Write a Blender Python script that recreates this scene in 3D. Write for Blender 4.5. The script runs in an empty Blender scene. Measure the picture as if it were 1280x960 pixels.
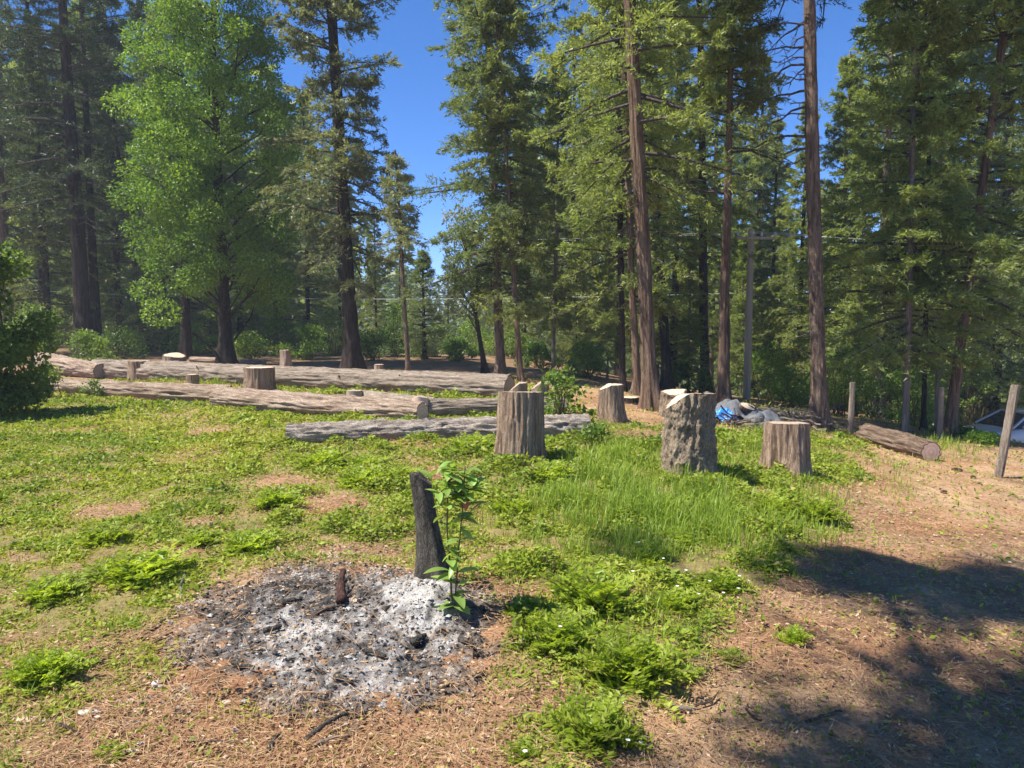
import bpy, math, random
import numpy as np
from mathutils import Vector, Matrix

# ------------------------------------------------------------------ camera, sky, sun, exposure
F = 914.0                      # focal length in pixels of the 1280 x 960 photograph
PITCH = math.atan(80 / F)      # camera looks slightly down
EYE = 1.6
scene = bpy.context.scene
cam_d = bpy.data.cameras.new('camera')
cam_d.angle = 2 * math.atan(640 / F)
cam_d.clip_start, cam_d.clip_end = 0.05, 8000
cam = bpy.data.objects.new('camera', cam_d)
scene.collection.objects.link(cam)
cam.location = (0, 0, EYE)
cam.rotation_euler = (math.pi / 2 - PITCH, 0, 0)
scene.camera = cam

SUN_EL = math.radians(60)
SUN_H = Vector((-0.96, -0.22)).normalized()      # horizontal direction towards the sun
world = bpy.data.worlds.new('World')
scene.world = world
world.use_nodes = True
wn = world.node_tree.nodes
wl = world.node_tree.links
for n in list(wn): wn.remove(n)
sky = wn.new('ShaderNodeTexSky')
sky.sky_type = 'NISHITA'
sky.sun_disc = False
sky.sun_elevation = SUN_EL
sky.sun_rotation = math.atan2(SUN_H.x, SUN_H.y)
sky.altitude = 3000
sky.air_density, sky.dust_density, sky.ozone_density = 0.72, 0.0, 10.0
bg = wn.new('ShaderNodeBackground')
bg.inputs['Strength'].default_value = 0.14
wo = wn.new('ShaderNodeOutputWorld')
sat = wn.new('ShaderNodeHueSaturation')
sat.inputs['Saturation'].default_value = 1.15
wl.new(sky.outputs[0], sat.inputs['Color'])
wl.new(sat.outputs[0], bg.inputs['Color'])
wl.new(bg.outputs[0], wo.inputs['Surface'])
sun_d = bpy.data.lights.new('sun', 'SUN')
sun_d.energy = 5.0
sun_d.angle = math.radians(0.53)
sun_d.color = (1.0, 0.95, 0.87)
sun = bpy.data.objects.new('sun', sun_d)
scene.collection.objects.link(sun)
to_sun = Vector((SUN_H.x * math.cos(SUN_EL), SUN_H.y * math.cos(SUN_EL), math.sin(SUN_EL)))
sun.rotation_euler = (-to_sun).to_track_quat('-Z', 'Y').to_euler()
scene.view_settings.view_transform = 'Standard'
scene.view_settings.look = 'None'
scene.view_settings.exposure = 1.0
scene.view_settings.gamma = 1.0
scene.view_settings.use_curve_mapping = False
scene.cycles.max_bounces = 6
scene.cycles.diffuse_bounces = 3
scene.cycles.transmission_bounces = 4
scene.cycles.transparent_max_bounces = 4

# ------------------------------------------------------------------ numeric helpers
rnd = np.random.default_rng(7)

def vnoise(p, seed=0):
    p = np.asarray(p, dtype=np.float64)
    i = np.floor(p).astype(np.int64)
    f = p - i
    f = f * f * (3 - 2 * f)
    def hsh(ix, iy, iz):
        h = (ix * 374761393 + iy * 668265263 + iz * 2147483647 + seed * 974634777) & 0xFFFFFFFF
        h = ((h ^ (h >> 13)) * 1274126177) & 0xFFFFFFFF
        h = ((h ^ (h >> 16)) * 2246822519) & 0xFFFFFFFF
        return ((h ^ (h >> 15)) & 0xFFFFFF) / float(0xFFFFFF)
    x, y, z = i[..., 0], i[..., 1], i[..., 2]
    fx, fy, fz = f[..., 0], f[..., 1], f[..., 2]
    def lerp(a, b, t): return a + (b - a) * t
    a = lerp(hsh(x, y, z), hsh(x + 1, y, z), fx)
    b = lerp(hsh(x, y + 1, z), hsh(x + 1, y + 1, z), fx)
    c = lerp(hsh(x, y, z + 1), hsh(x + 1, y, z + 1), fx)
    d = lerp(hsh(x, y + 1, z + 1), hsh(x + 1, y + 1, z + 1), fx)
    return lerp(lerp(a, b, fy), lerp(c, d, fy), fz)

def fbm(p, oct=4, seed=0):
    p = np.asarray(p, dtype=np.float64)
    s = np.zeros(p.shape[:-1]); a = 0.5
    for k in range(oct):
        s += a * (vnoise(p, seed + k * 17) - 0.5) * 2
        p = p * 2.03 + 11.7; a *= 0.5
    return s

def ridged(p, oct=3, seed=0):
    p = np.asarray(p, dtype=np.float64)
    s = np.zeros(p.shape[:-1]); a = 0.6
    for k in range(oct):
        s += a * (1 - np.abs(vnoise(p, seed + k * 31) * 2 - 1) * 2)
        p = p * 2.1 + 5.3; a *= 0.5
    return s

def xy3(x, y, s, z=0.0):
    x = np.asarray(x, dtype=np.float64); y = np.asarray(y, dtype=np.float64)
    return np.stack([x / s, y / s, np.full_like(x, z)], -1)

def sp(t): return np.logaddexp(0, t)
def sig(t): return 1 / (1 + np.exp(-np.clip(t, -40, 40)))
def norm(v): return v / np.maximum(np.linalg.norm(v, axis=-1, keepdims=True), 1e-9)

# ------------------------------------------------------------------ terrain height and pixel geometry
def height(x, y):
    x = np.asarray(x, dtype=np.float64); y = np.asarray(y, dtype=np.float64)
    h = -0.1 * sp(np.minimum(x, 45) - 1)
    h = h - 0.05 * sp(np.minimum(y, 70) - 16) * sig((x - 4) / 2)
    h = h - 0.18 * sp(np.minimum(x, 45) - 12)
    h = h - 0.09 * sp(np.clip(y, -50, 150) - 36) * sig((x + 14) / 5)
    near = np.exp(-((x / 40) ** 2 + (y / 45) ** 2))
    h = h + near * (0.09 * fbm(xy3(x, y, 2.1), 3, 3) + 0.035 * fbm(xy3(x, y, 0.45), 3, 5))
    h = h + 0.11 * np.exp(-(((x + 0.75) / 0.75) ** 2 + ((y - 3.85) / 0.6) ** 2))      # under the ash
    h = h + 0.10 * np.exp(-(((x - 1.3) / 1.4) ** 2 + ((y - 7.0) / 1.5) ** 2))         # grassy bank
    return h

def h1(x, y): return float(height(np.array([x]), np.array([y]))[0])
SPt, CPt = math.sin(PITCH), math.cos(PITCH)

def ray(px, py):
    u, v = (px - 640) / F, (480 - py) / F
    return np.array([u, CPt + v * SPt, -SPt + v * CPt])

def at(px, py, tmax=90):
    d = ray(px, py)
    ts = np.linspace(1.0, tmax, 6000)
    z = EYE + d[2] * ts
    below = np.nonzero(z <= height(d[0] * ts, d[1] * ts))[0]
    t = ts[below[0]] if len(below) else tmax
    x, y = d[0] * t, d[1] * t
    return Vector((x, y, h1(x, y)))

def at_d(px, d):
    x = (px - 640) / F * CPt * d
    return Vector((x, d, h1(x, d)))

def z_at(py, d):
    v = (480 - py) / F
    return EYE + d * (v * CPt - SPt) / (CPt + v * SPt)

def x_at(px, py, d):
    v = (480 - py) / F
    return (px - 640) / F * d / (CPt + v * SPt)

def proj(x, y, z):
    dy, dz = y, z - EYE
    depth = np.maximum(dy * CPt - dz * SPt, 0.05)
    up = dy * SPt + dz * CPt
    return 640 + F * x / depth, 480 - F * up / depth

# ------------------------------------------------------------------ mesh and object helpers
def mesh(name, V, faces, smooth=False, attrs=None, cols=None):
    """faces: an (n,k) int array or a list of such arrays"""
    V = np.asarray(V, dtype=np.float32)
    if not isinstance(faces, list): faces = [faces]
    faces = [np.asarray(f, dtype=np.int32) for f in faces if len(f)]
    me = bpy.data.meshes.new(name)
    me.vertices.add(len(V)); me.vertices.foreach_set('co', V.ravel())
    loops = np.concatenate([f.ravel() for f in faces])
    tot = np.concatenate([np.full(len(f), f.shape[1], dtype=np.int32) for f in faces])
    start = np.concatenate([[0], np.cumsum(tot)[:-1]]).astype(np.int32)
    me.loops.add(len(loops)); me.loops.foreach_set('vertex_index', loops)
    me.polygons.add(len(tot)); me.polygons.foreach_set('loop_start', start)
    me.polygons.foreach_set('use_smooth', np.full(len(tot), smooth))
    for k, a in (attrs or {}).items():
        at_ = me.attributes.new(k, 'FLOAT', 'POINT'); at_.data.foreach_set('value', np.asarray(a, dtype=np.float32))
    for k, a in (cols or {}).items():
        a = np.asarray(a, dtype=np.float32)
        if a.shape[1] == 3: a = np.concatenate([a, np.ones((len(a), 1), np.float32)], 1)
        at_ = me.attributes.new(k, 'FLOAT_COLOR', 'POINT'); at_.data.foreach_set('color', a.ravel())
    me.update(calc_edges=True)
    return me

COL = scene.collection
def tag(o, label=None, cat=None, group=None, kind=None):
    if label: o['label'] = label
    if cat: o['category'] = cat
    if group: o['group'] = group
    if kind: o['kind'] = kind
    return o

def obj(name, me, mat, parent=None, loc=None):
    if not me.materials:
        me.materials.append(mat)
    o = bpy.data.objects.new(name, me)
    COL.objects.link(o)
    if parent: o.parent = parent
    if loc is not None: o.location = loc
    if name in ('limbs', 'dead_limbs', 'stems'): o['kind'] = 'stuff'
    return o

def empty(name, loc, label, cat, group=None, rz=0.0):
    o = bpy.data.objects.new(name, None)
    o.empty_display_size = 0.2
    COL.objects.link(o)
    o.location = loc; o.rotation_euler = (0, 0, rz)
    return tag(o, label, cat, group)

def copy_thing(src, loc, rz, scale, label, group=None):
    c = src.copy(); COL.objects.link(c)
    c.location = loc; c.rotation_euler = (0, 0, rz)
    c.scale = scale if not isinstance(scale, (int, float)) else (scale,) * 3
    c['label'] = label
    if group: c['group'] = group
    for ch in src.children:
        k = ch.copy(); COL.objects.link(k); k.parent = c
        for g in ch.children:
            m = g.copy(); COL.objects.link(m); m.parent = k
    return c

# geometry generators (all return V, faces)
def tubes(P, R, ns=4):
    """P (B,n,3) polylines, R (B,n) radii"""
    B, n, _ = P.shape
    T = norm(np.gradient(P, axis=1))
    ref = np.where(np.abs(T[..., 2:3]) > 0.9, np.array([1.0, 0, 0]), np.array([0, 0, 1.0]))
    X = norm(np.cross(T, ref)); Y = np.cross(T, X)
    a = np.linspace(0, 2 * math.pi, ns, endpoint=False)
    V = P[:, :, None, :] + R[:, :, None, None] * (X[:, :, None, :] * np.cos(a)[:, None] + Y[:, :, None, :] * np.sin(a)[:, None])
    idx = np.arange(B * n * ns).reshape(B, n, ns)
    f = np.stack([idx[:, :-1], np.roll(idx, -1, 2)[:, :-1], np.roll(idx, -1, 2)[:, 1:], idx[:, 1:]], -1).reshape(-1, 4)
    caps = []
    if ns == 4:
        caps = [idx[:, -1], idx[:, 0][:, ::-1]]
        f = np.concatenate([f] + caps)
    return V.reshape(-1, 3), f

def spray_tris(pos, d, side, L, W):
    d = norm(d); side = norm(side - d * np.sum(side * d, -1, keepdims=True))
    V = np.stack([pos - side * (W / 2)[:, None], pos + side * (W / 2)[:, None], pos + d * L[:, None]], 1)
    return V.reshape(-1, 3), np.arange(len(pos) * 3).reshape(-1, 3)

def leaf_quads(pos, d, side, L, W, fold=0.0):
    d = norm(d); side = norm(side - d * np.sum(side * d, -1, keepdims=True))
    nrm = np.cross(d, side)
    mid = pos + d * (L * 0.45)[:, None]
    V = np.stack([pos, mid + side * (W / 2)[:, None] + nrm * (fold * W)[:, None], pos + d * L[:, None], mid - side * (W / 2)[:, None] + nrm * (fold * W)[:, None]], 1)
    return V.reshape(-1, 3), np.arange(len(pos) * 4).reshape(-1, 4)

def rdir(n, r): return norm(r.normal(size=(n, 3)))

def grid_faces(nu, nv, wrap_u=False):
    idx = np.arange(nu * nv).reshape(nv, nu)
    if wrap_u:
        nx = np.roll(idx, -1, 1)
        return np.stack([idx[:-1], nx[:-1], nx[1:], idx[1:]], -1).reshape(-1, 4)
    return np.stack([idx[:-1, :-1], idx[:-1, 1:], idx[1:, 1:], idx[1:, :-1]], -1).reshape(-1, 4)

def merge(parts):
    Vs, Fs, off = [], [], 0
    for V, f in parts:
        Vs.append(V); Fs.append(np.asarray(f) + off); off += len(V)
    return np.concatenate(Vs), Fs

# ------------------------------------------------------------------ materials
class NT:
    def __init__(self, name):
        self.m = bpy.data.materials.new(name); self.m.use_nodes = True
        self.t = self.m.node_tree
        for n in list(self.t.nodes): self.t.nodes.remove(n)
        self.out = self.n('ShaderNodeOutputMaterial')
    def n(self, ty, **kw):
        nd = self.t.nodes.new(ty)
        for k, v in kw.items(): setattr(nd, k, v)
        return nd
    def l(self, a, b): self.t.links.new(a, b)
    def ramp(self, fac, stops):
        r = self.n('ShaderNodeValToRGB'); self.l(fac, r.inputs[0])
        e = r.color_ramp.elements
        while len(e) < len(stops): e.new(0.5)
        for el, (p, c) in zip(e, stops):
            el.position = p; el.color = (*c, 1) if len(c) == 3 else c
        return r.outputs[0]
    def noise(self, vec, scale, detail=4, rough=0.6):
        nd = self.n('ShaderNodeTexNoise'); nd.inputs['Scale'].default_value = scale
        nd.inputs['Detail'].default_value = detail; nd.inputs['Roughness'].default_value = rough
        if vec is not None: self.l(vec, nd.inputs['Vector'])
        return nd.outputs['Fac']
    def mapping(self, vec, scale):
        mp = self.n('ShaderNodeMapping'); mp.inputs['Scale'].default_value = scale
        self.l(vec, mp.inputs['Vector']); return mp.outputs[0]
    def mix(self, fac, a, b, mode='MIX'):
        mx = self.n('ShaderNodeMix', data_type='RGBA', blend_type=mode)
        for s, v in ((mx.inputs[0], fac), (mx.inputs[6], a), (mx.inputs[7], b)):
            if hasattr(v, 'links'): self.l(v, s)
            elif isinstance(v, (int, float)): s.default_value = v
            else: s.default_value = (*v, 1)
        return mx.outputs[2]
    def math(self, op, a, b=None):
        m = self.n('ShaderNodeMath', operation=op)
        for s, v in ((m.inputs[0], a), (m.inputs[1], b)):
            if v is None: continue
            if hasattr(v, 'links'): self.l(v, s)
            else: s.default_value = v
        return m.outputs[0]
    def bsdf(self, color, rough=0.85, spec=0.25, bump=None, bump_d=0.01, bump_s=0.6, metallic=0.0):
        b = self.n('ShaderNodeBsdfPrincipled')
        if hasattr(color, 'links'): self.l(color, b.inputs['Base Color'])
        else: b.inputs['Base Color'].default_value = (*color, 1)
        if hasattr(rough, 'links'): self.l(rough, b.inputs['Roughness'])
        else: b.inputs['Roughness'].default_value = rough
        b.inputs['Specular IOR Level'].default_value = spec
        b.inputs['Metallic'].default_value = metallic
        if bump is not None:
            bp = self.n('ShaderNodeBump'); bp.inputs['Distance'].default_value = bump_d
            bp.inputs['Strength'].default_value = bump_s
            self.l(bump, bp.inputs['Height']); self.l(bp.outputs[0], b.inputs['Normal'])
        self.l(b.outputs[0], self.out.inputs['Surface'])
        return b
    def coord(self, which='Object'):
        return self.n('ShaderNodeTexCoord').outputs[which]
    def attr(self, name, out='Fac'):
        a = self.n('ShaderNodeAttribute'); a.attribute_name = name
        return a.outputs[out]

def bark_mat(name, c_dark, c_mid, c_light, sx=9, sz=1.2, lichen=None, rough=0.95, cells=None):
    t = NT(name); co = t.coord()
    v = t.mapping(co, (sx, sx, sz))
    n1 = t.noise(v, 1.0, 6, 0.65)
    v2 = t.mapping(co, (sx * 4, sx * 4, sz * 3))
    n2 = t.noise(v2, 1.0, 5, 0.7)
    f = t.math('ADD', t.math('MULTIPLY', n1, 0.6), t.math('MULTIPLY', n2, 0.4))
    c = t.ramp(f, [(0.38, c_dark), (0.47, c_mid), (0.57, c_light)])
    vo = t.n('ShaderNodeTexVoronoi', feature='DISTANCE_TO_EDGE')
    wv = t.n('ShaderNodeVectorMath', operation='ADD'); t.l(t.mapping(co, (sx * 1.6, sx * 1.6, sz * 1.8)), wv.inputs[0])
    nz = t.n('ShaderNodeTexNoise'); nz.inputs['Scale'].default_value = sx * 0.8; t.l(co, nz.inputs['Vector']); t.l(nz.outputs['Color'], wv.inputs[1])
    t.l(wv.outputs[0], vo.inputs['Vector'])
    if cells:
        vc = t.n('ShaderNodeTexVoronoi'); t.l(wv.outputs[0], vc.inputs['Vector'])
        sc = t.n('ShaderNodeSeparateColor'); t.l(vc.outputs['Color'], sc.inputs[0])
        cc = t.ramp(sc.outputs[0], [(i_ / (len(cells) - 1), q_) for i_, q_ in enumerate(cells)])
        c = t.mix(0.55, c, cc)
    crack = t.ramp(vo.outputs['Distance'], [(0.0, (1, 1, 1)), (0.10, (0, 0, 0))])
    c = t.mix(t.math('MULTIPLY', crack, 0.68), c, tuple(q * 0.8 for q in c_dark))
    f = t.math('SUBTRACT', f, t.math('MULTIPLY', crack, 0.35))
    big = t.noise(co, 0.7, 3, 0.6)
    c = t.mix(t.ramp(big, [(0.35, (0, 0, 0)), (0.7, (0.45, 0.45, 0.45))]), c, c_mid)
    if lichen:
        ln = t.noise(co, 6.0, 5, 0.7)
        c = t.mix(t.ramp(ln, [(0.62, (0, 0, 0)), (0.70, (0.6, 0.6, 0.6))]), c, lichen)
    t.bsdf(c, rough, 0.15, f, 0.035, 1.0)
    return t.m

def wood_mat(name, c1, c2, ring=(0.3, 0.2, 0.12), ring_scale=55, weather=(0.35, 0.31, 0.26), wamt=0.4):
    """sawn end: growth rings about the local Z axis; attribute rad is 1 at the bark"""
    t = NT(name); co = t.coord()
    sep = t.n('ShaderNodeSeparateXYZ'); t.l(co, sep.inputs[0])
    warp = t.noise(co, 5.0, 3, 0.5)
    r = t.math('SQRT', t.math('ADD', t.math('MULTIPLY', sep.outputs[0], sep.outputs[0]), t.math('MULTIPLY', sep.outputs[1], sep.outputs[1])))
    r = t.math('ADD', r, t.math('MULTIPLY', warp, 0.05))
    s = t.math('SINE', t.math('MULTIPLY', r, ring_scale * 2))
    base = t.mix(t.noise(co, 9.0, 5, 0.7), c1, c2)
    c = t.mix(t.math('MULTIPLY', t.math('ADD', s, 1.0), 0.14), base, ring)
    c = t.mix(t.ramp(t.noise(co, 14.0, 5, 0.75), [(0.45, (0, 0, 0)), (0.7, (wamt, wamt, wamt))]), c, weather)
    rim = t.ramp(t.attr('rad'), [(0.86, (0, 0, 0)), (0.93, (1, 1, 1))])
    c = t.mix(rim, c, (0.16, 0.10, 0.065))
    t.bsdf(c, 0.85, 0.2, t.noise(co, 60.0, 4, 0.7), 0.006, 0.8)
    return t.m

def leaf_mat(name, stops, trans=0.4, rough=0.45, spec=0.35, tint=(1.25, 1.25, 0.55), objvar=0.25):
    t = NT(name)
    v = t.attr('v')
    c = t.ramp(v, stops)
    oi = t.n('ShaderNodeObjectInfo')
    hsv = t.n('ShaderNodeHueSaturation')
    t.l(c, hsv.inputs['Color'])
    t.l(t.math('ADD', t.math('MULTIPLY', oi.outputs['Random'], objvar), 1 - objvar / 2), hsv.inputs['Value'])
    c = hsv.outputs[0]
    b = t.bsdf(c, rough, spec)
    tr = t.n('ShaderNodeBsdfTranslucent')
    t.l(t.mix(1.0, c, tint, 'MULTIPLY'), tr.inputs['Color'])
    ms = t.n('ShaderNodeMixShader'); ms.inputs[0].default_value = trans
    t.l(b.outputs[0], ms.inputs[1]); t.l(tr.outputs[0], ms.inputs[2])
    t.l(ms.outputs[0], t.out.inputs['Surface'])
    return t.m

def plain_mat(name, c1, c2, scale=12, rough=0.7, spec=0.3, bump_d=0.004, metallic=0.0):
    t = NT(name); co = t.coord()
    n = t.noise(co, scale, 5, 0.65)
    t.bsdf(t.mix(t.ramp(n, [(0.3, (0, 0, 0)), (0.7, (1, 1, 1))]), c1, c2), rough, spec, n, bump_d, 0.6, metallic)
    return t.m

M = {}
M['bark_cedar'] = bark_mat('bark_cedar', (0.075, 0.048, 0.032), (0.21, 0.133, 0.086), (0.38, 0.265, 0.18), 14, 1.3)
M['bark_pine'] = bark_mat('bark_pine', (0.065, 0.043, 0.03), (0.20, 0.137, 0.094), (0.37, 0.27, 0.19), 13, 2.2)
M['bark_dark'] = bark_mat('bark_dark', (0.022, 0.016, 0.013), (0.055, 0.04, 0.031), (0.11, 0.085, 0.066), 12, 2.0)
M['bark_grey'] = bark_mat('bark_grey', (0.14, 0.105, 0.078), (0.45, 0.37, 0.295), (0.70, 0.60, 0.49), 15, 2.6)
M['bark_pink'] = bark_mat('bark_pink', (0.15, 0.095, 0.06), (0.49, 0.35, 0.245), (0.74, 0.58, 0.44), 17, 1.4, lichen=(0.32, 0.21, 0.14))
M['bark_log'] = bark_mat('bark_log', (0.11, 0.08, 0.055), (0.40, 0.31, 0.225), (0.66, 0.54, 0.42), 15, 2.2, lichen=(0.27, 0.205, 0.15))
M['bark_stump'] = bark_mat('bark_stump', (0.150, 0.098, 0.063), (0.420, 0.285, 0.188), (0.705, 0.525, 0.375), 22, 1.0)
M['bark_lichen'] = bark_mat('bark_lichen', (0.085, 0.062, 0.045), (0.30, 0.225, 0.155), (0.54, 0.43, 0.31), 15, 4.5, lichen=(0.50, 0.44, 0.27), cells=((0.13, 0.09, 0.06), (0.42, 0.31, 0.21), (0.68, 0.50, 0.31), (0.30, 0.245, 0.175), (0.62, 0.53, 0.37)))
M['bark_young'] = bark_mat('bark_young', (0.12, 0.09, 0.07), (0.26, 0.20, 0.16), (0.42, 0.35, 0.29), 10, 3.0)
M['char'] = bark_mat('char', (0.035, 0.032, 0.027), (0.105, 0.093, 0.075), (0.22, 0.195, 0.155), 26, 7.0, lichen=(0.23, 0.19, 0.145))
M['limb'] = bark_mat('limb', (0.05, 0.04, 0.033), (0.12, 0.095, 0.08), (0.26, 0.22, 0.19), 20, 6.0)
M['deadlimb'] = bark_mat('deadlimb', (0.12, 0.10, 0.085), (0.26, 0.22, 0.19), (0.42, 0.38, 0.34), 20, 6.0)
M['cut'] = wood_mat('cut', (0.70, 0.58, 0.42), (0.56, 0.44, 0.30))
M['cut_old'] = wood_mat('cut_old', (0.46, 0.36, 0.26), (0.35, 0.27, 0.19), wamt=0.8)
M['cut_pink'] = wood_mat('cut_pink', (0.78, 0.56, 0.42), (0.68, 0.46, 0.33), ring=(0.36, 0.18, 0.11), wamt=0.3)
M['cut_grey'] = wood_mat('cut_grey', (0.20, 0.18, 0.14), (0.30, 0.27, 0.21), wamt=0.6)
G = lambda *s: list(s)
M['fir'] = leaf_mat('fir', G((0.0, (0.085, 0.125, 0.05)), (0.5, (0.185, 0.24, 0.096)), (1.0, (0.35, 0.385, 0.155))), 0.48)
M['fir_grey'] = leaf_mat('fir_grey', G((0.0, (0.105, 0.128, 0.07)), (0.5, (0.22, 0.245, 0.125)), (0.85, (0.35, 0.35, 0.19)), (1.0, (0.42, 0.34, 0.19))), 0.48)
M['cedar'] = leaf_mat('cedar', G((0.0, (0.105, 0.14, 0.044)), (0.5, (0.23, 0.275, 0.085)), (1.0, (0.41, 0.44, 0.155))), 0.5)
M['bright_fir'] = leaf_mat('bright_fir', G((0.0, (0.105, 0.15, 0.046)), (0.5, (0.235, 0.295, 0.086)), (1.0, (0.43, 0.47, 0.155))), 0.52)
M['pine'] = leaf_mat('pine', G((0.0, (0.030, 0.052, 0.020)), (0.6, (0.075, 0.108, 0.040)), (1.0, (0.15, 0.175, 0.066))), 0.3)
M['oak'] = leaf_mat('oak', G((0.0, (0.065, 0.13, 0.020)), (0.5, (0.155, 0.27, 0.032)), (1.0, (0.33, 0.45, 0.06))), 0.38)
M['shrub'] = leaf_mat('shrub', G((0.0, (0.075, 0.135, 0.022)), (0.5, (0.16, 0.25, 0.042)), (1.0, (0.30, 0.38, 0.08))), 0.48)
M['bush_near'] = leaf_mat('bush_near', G((0.0, (0.05, 0.105, 0.016)), (0.6, (0.11, 0.20, 0.03)), (1.0, (0.22, 0.32, 0.055))), 0.46)
M['cover'] = leaf_mat('cover', G((0.0, (0.07, 0.11, 0.018)), (0.45, (0.195, 0.275, 0.026)), (0.8, (0.37, 0.415, 0.045)), (0.93, (0.38, 0.34, 0.10)), (1.0, (0.44, 0.31, 0.17))), 0.38, 0.5, 0.3, objvar=0.0)
M['fern'] = leaf_mat('fern', G((0.0, (0.20, 0.28, 0.026)), (0.5, (0.33, 0.43, 0.042)), (1.0, (0.48, 0.54, 0.07))), 0.55, objvar=0.2)
M['grass'] = leaf_mat('grass', G((0.0, (0.18, 0.27, 0.03)), (0.7, (0.34, 0.45, 0.06)), (0.9, (0.36, 0.38, 0.13)), (1.0, (0.50, 0.42, 0.22))), 0.38, objvar=0.0)
M['sap_leaf'] = leaf_mat('sap_leaf', G((0.0, (0.16, 0.29, 0.05)), (1.0, (0.33, 0.46, 0.11))), 0.4, 0.35, 0.5, objvar=0.5)
M['red_leaf'] = plain_mat('red_leaf', (0.34, 0.075, 0.035), (0.42, 0.12, 0.05), 30, 0.4)
M['petal'] = plain_mat('petal', (0.82, 0.82, 0.76), (0.72, 0.72, 0.62), 40, 0.6)
M['stem'] = plain_mat('stem', (0.10, 0.075, 0.03), (0.16, 0.11, 0.045), 40, 0.6)
M['litter'] = leaf_mat('litter', G((0.0, (0.17, 0.085, 0.042)), (0.5, (0.38, 0.225, 0.11)), (0.85, (0.49, 0.34, 0.20)), (1.0, (0.55, 0.45, 0.33))), 0.08, 0.8, 0.2, (1, 0.8, 0.5), 0.0)
M['twig'] = bark_mat('twig', (0.06, 0.045, 0.035), (0.17, 0.125, 0.09), (0.32, 0.26, 0.20), 60, 20)
M['twig_pale'] = bark_mat('twig_pale', (0.26, 0.20, 0.15), (0.48, 0.40, 0.31), (0.66, 0.58, 0.47), 60, 20)
M['stone'] = plain_mat('stone', (0.72, 0.69, 0.64), (0.52, 0.48, 0.42), 25, 0.8, 0.3, 0.01)
M['stone_tan'] = plain_mat('stone_tan', (0.60, 0.48, 0.36), (0.42, 0.32, 0.23), 25, 0.85, 0.2, 0.01)
M['burnt'] = bark_mat('burnt', (0.05, 0.025, 0.02), (0.15, 0.08, 0.06), (0.27, 0.15, 0.11), 40, 8)
M['post'] = bark_mat('post', (0.182, 0.137, 0.098), (0.390, 0.312, 0.227), (0.572, 0.481, 0.377), 30, 1.0)
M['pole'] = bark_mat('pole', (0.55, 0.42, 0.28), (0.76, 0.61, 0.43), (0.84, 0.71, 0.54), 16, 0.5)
M['wire'] = plain_mat('wire', (0.42, 0.43, 0.42), (0.5, 0.5, 0.5), 3, 0.4, 0.5)
M['porcelain'] = plain_mat('porcelain', (0.7, 0.7, 0.68), (0.62, 0.62, 0.6), 8, 0.25, 0.5)
M['tarp_blue'] = plain_mat('tarp_blue', (0.02, 0.20, 0.62), (0.04, 0.29, 0.72), 6, 0.42, 0.5)
M['tarp_grey'] = plain_mat('tarp_grey', (0.085, 0.09, 0.095), (0.17, 0.175, 0.18), 7, 0.75, 0.25)
M['tarp_black'] = plain_mat('tarp_black', (0.015, 0.015, 0.016), (0.03, 0.03, 0.03), 7, 0.5, 0.4)
M['plank'] = bark_mat('plank', (0.30, 0.22, 0.15), (0.48, 0.37, 0.26), (0.62, 0.52, 0.40), 8, 2)
M['car_paint'] = plain_mat('car_paint', (0.66, 0.67, 0.68), (0.60, 0.61, 0.62), 2, 0.25, 0.5, 0.0, 0.15)
M['car_white'] = plain_mat('car_white', (0.78, 0.78, 0.77), (0.72, 0.72, 0.71), 2, 0.35, 0.5, 0.0)
M['glass'] = plain_mat('glass', (0.012, 0.014, 0.016), (0.02, 0.022, 0.024), 2, 0.06, 0.6, 0.0)
M['rubber'] = plain_mat('rubber', (0.02, 0.02, 0.02), (0.035, 0.035, 0.035), 20, 0.85)
M['rim'] = plain_mat('rim', (0.45, 0.46, 0.47), (0.4, 0.4, 0.4), 6, 0.3, 0.5, 0.0, 0.8)
M['lamp_glass'] = plain_mat('lamp_glass', (0.65, 0.66, 0.66), (0.55, 0.56, 0.57), 6, 0.12, 0.6)
M['roof_pale'] = plain_mat('roof_pale', (0.72, 0.66, 0.58), (0.60, 0.50, 0.42), 3, 0.6)
M['wall_brown'] = plain_mat('wall_brown', (0.20, 0.11, 0.07), (0.15, 0.09, 0.06), 5, 0.8)

# ground: colour attribute gives the kind of soil, nodes the grain
def ground_mat():
    t = NT('ground'); co = t.coord()
    base = t.attr('gcol', 'Color')
    n1 = t.noise(co, 3.5, 6, 0.7); n2 = t.noise(co, 45.0, 6, 0.75); n3 = t.noise(co, 160.0, 3, 0.7)
    f = t.math('ADD', t.math('MULTIPLY', n1, 0.3), t.math('ADD', t.math('MULTIPLY', n2, 0.45), t.math('MULTIPLY', n3, 0.25)))
    c = t.mix(1.0, base, t.ramp(f, [(0.36, (0.34, 0.31, 0.28)), (0.5, (0.95, 0.93, 0.9)), (0.62, (1.6, 1.55, 1.45))]), 'MULTIPLY')
    t.bsdf(c, 0.95, 0.1, f, 0.035, 0.9)
    return t.m
M['ground'] = ground_mat()

def ash_mat():
    t = NT('ash'); co = t.coord()
    base = t.attr('gcol', 'Color')
    n2 = t.noise(co, 35.0, 6, 0.75); n3 = t.noise(co, 120.0, 4, 0.75)
    f = t.math('ADD', t.math('MULTIPLY', n2, 0.55), t.math('MULTIPLY', n3, 0.45))
    c = t.mix(1.0, base, t.ramp(f, [(0.33, (0.4, 0.39, 0.38)), (0.47, (0.88, 0.87, 0.85)), (0.64, (1.3, 1.28, 1.24))]), 'MULTIPLY')
    t.bsdf(c, 0.95, 0.08, f, 0.03, 1.0)
    return t.m
M['ash'] = ash_mat()

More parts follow.
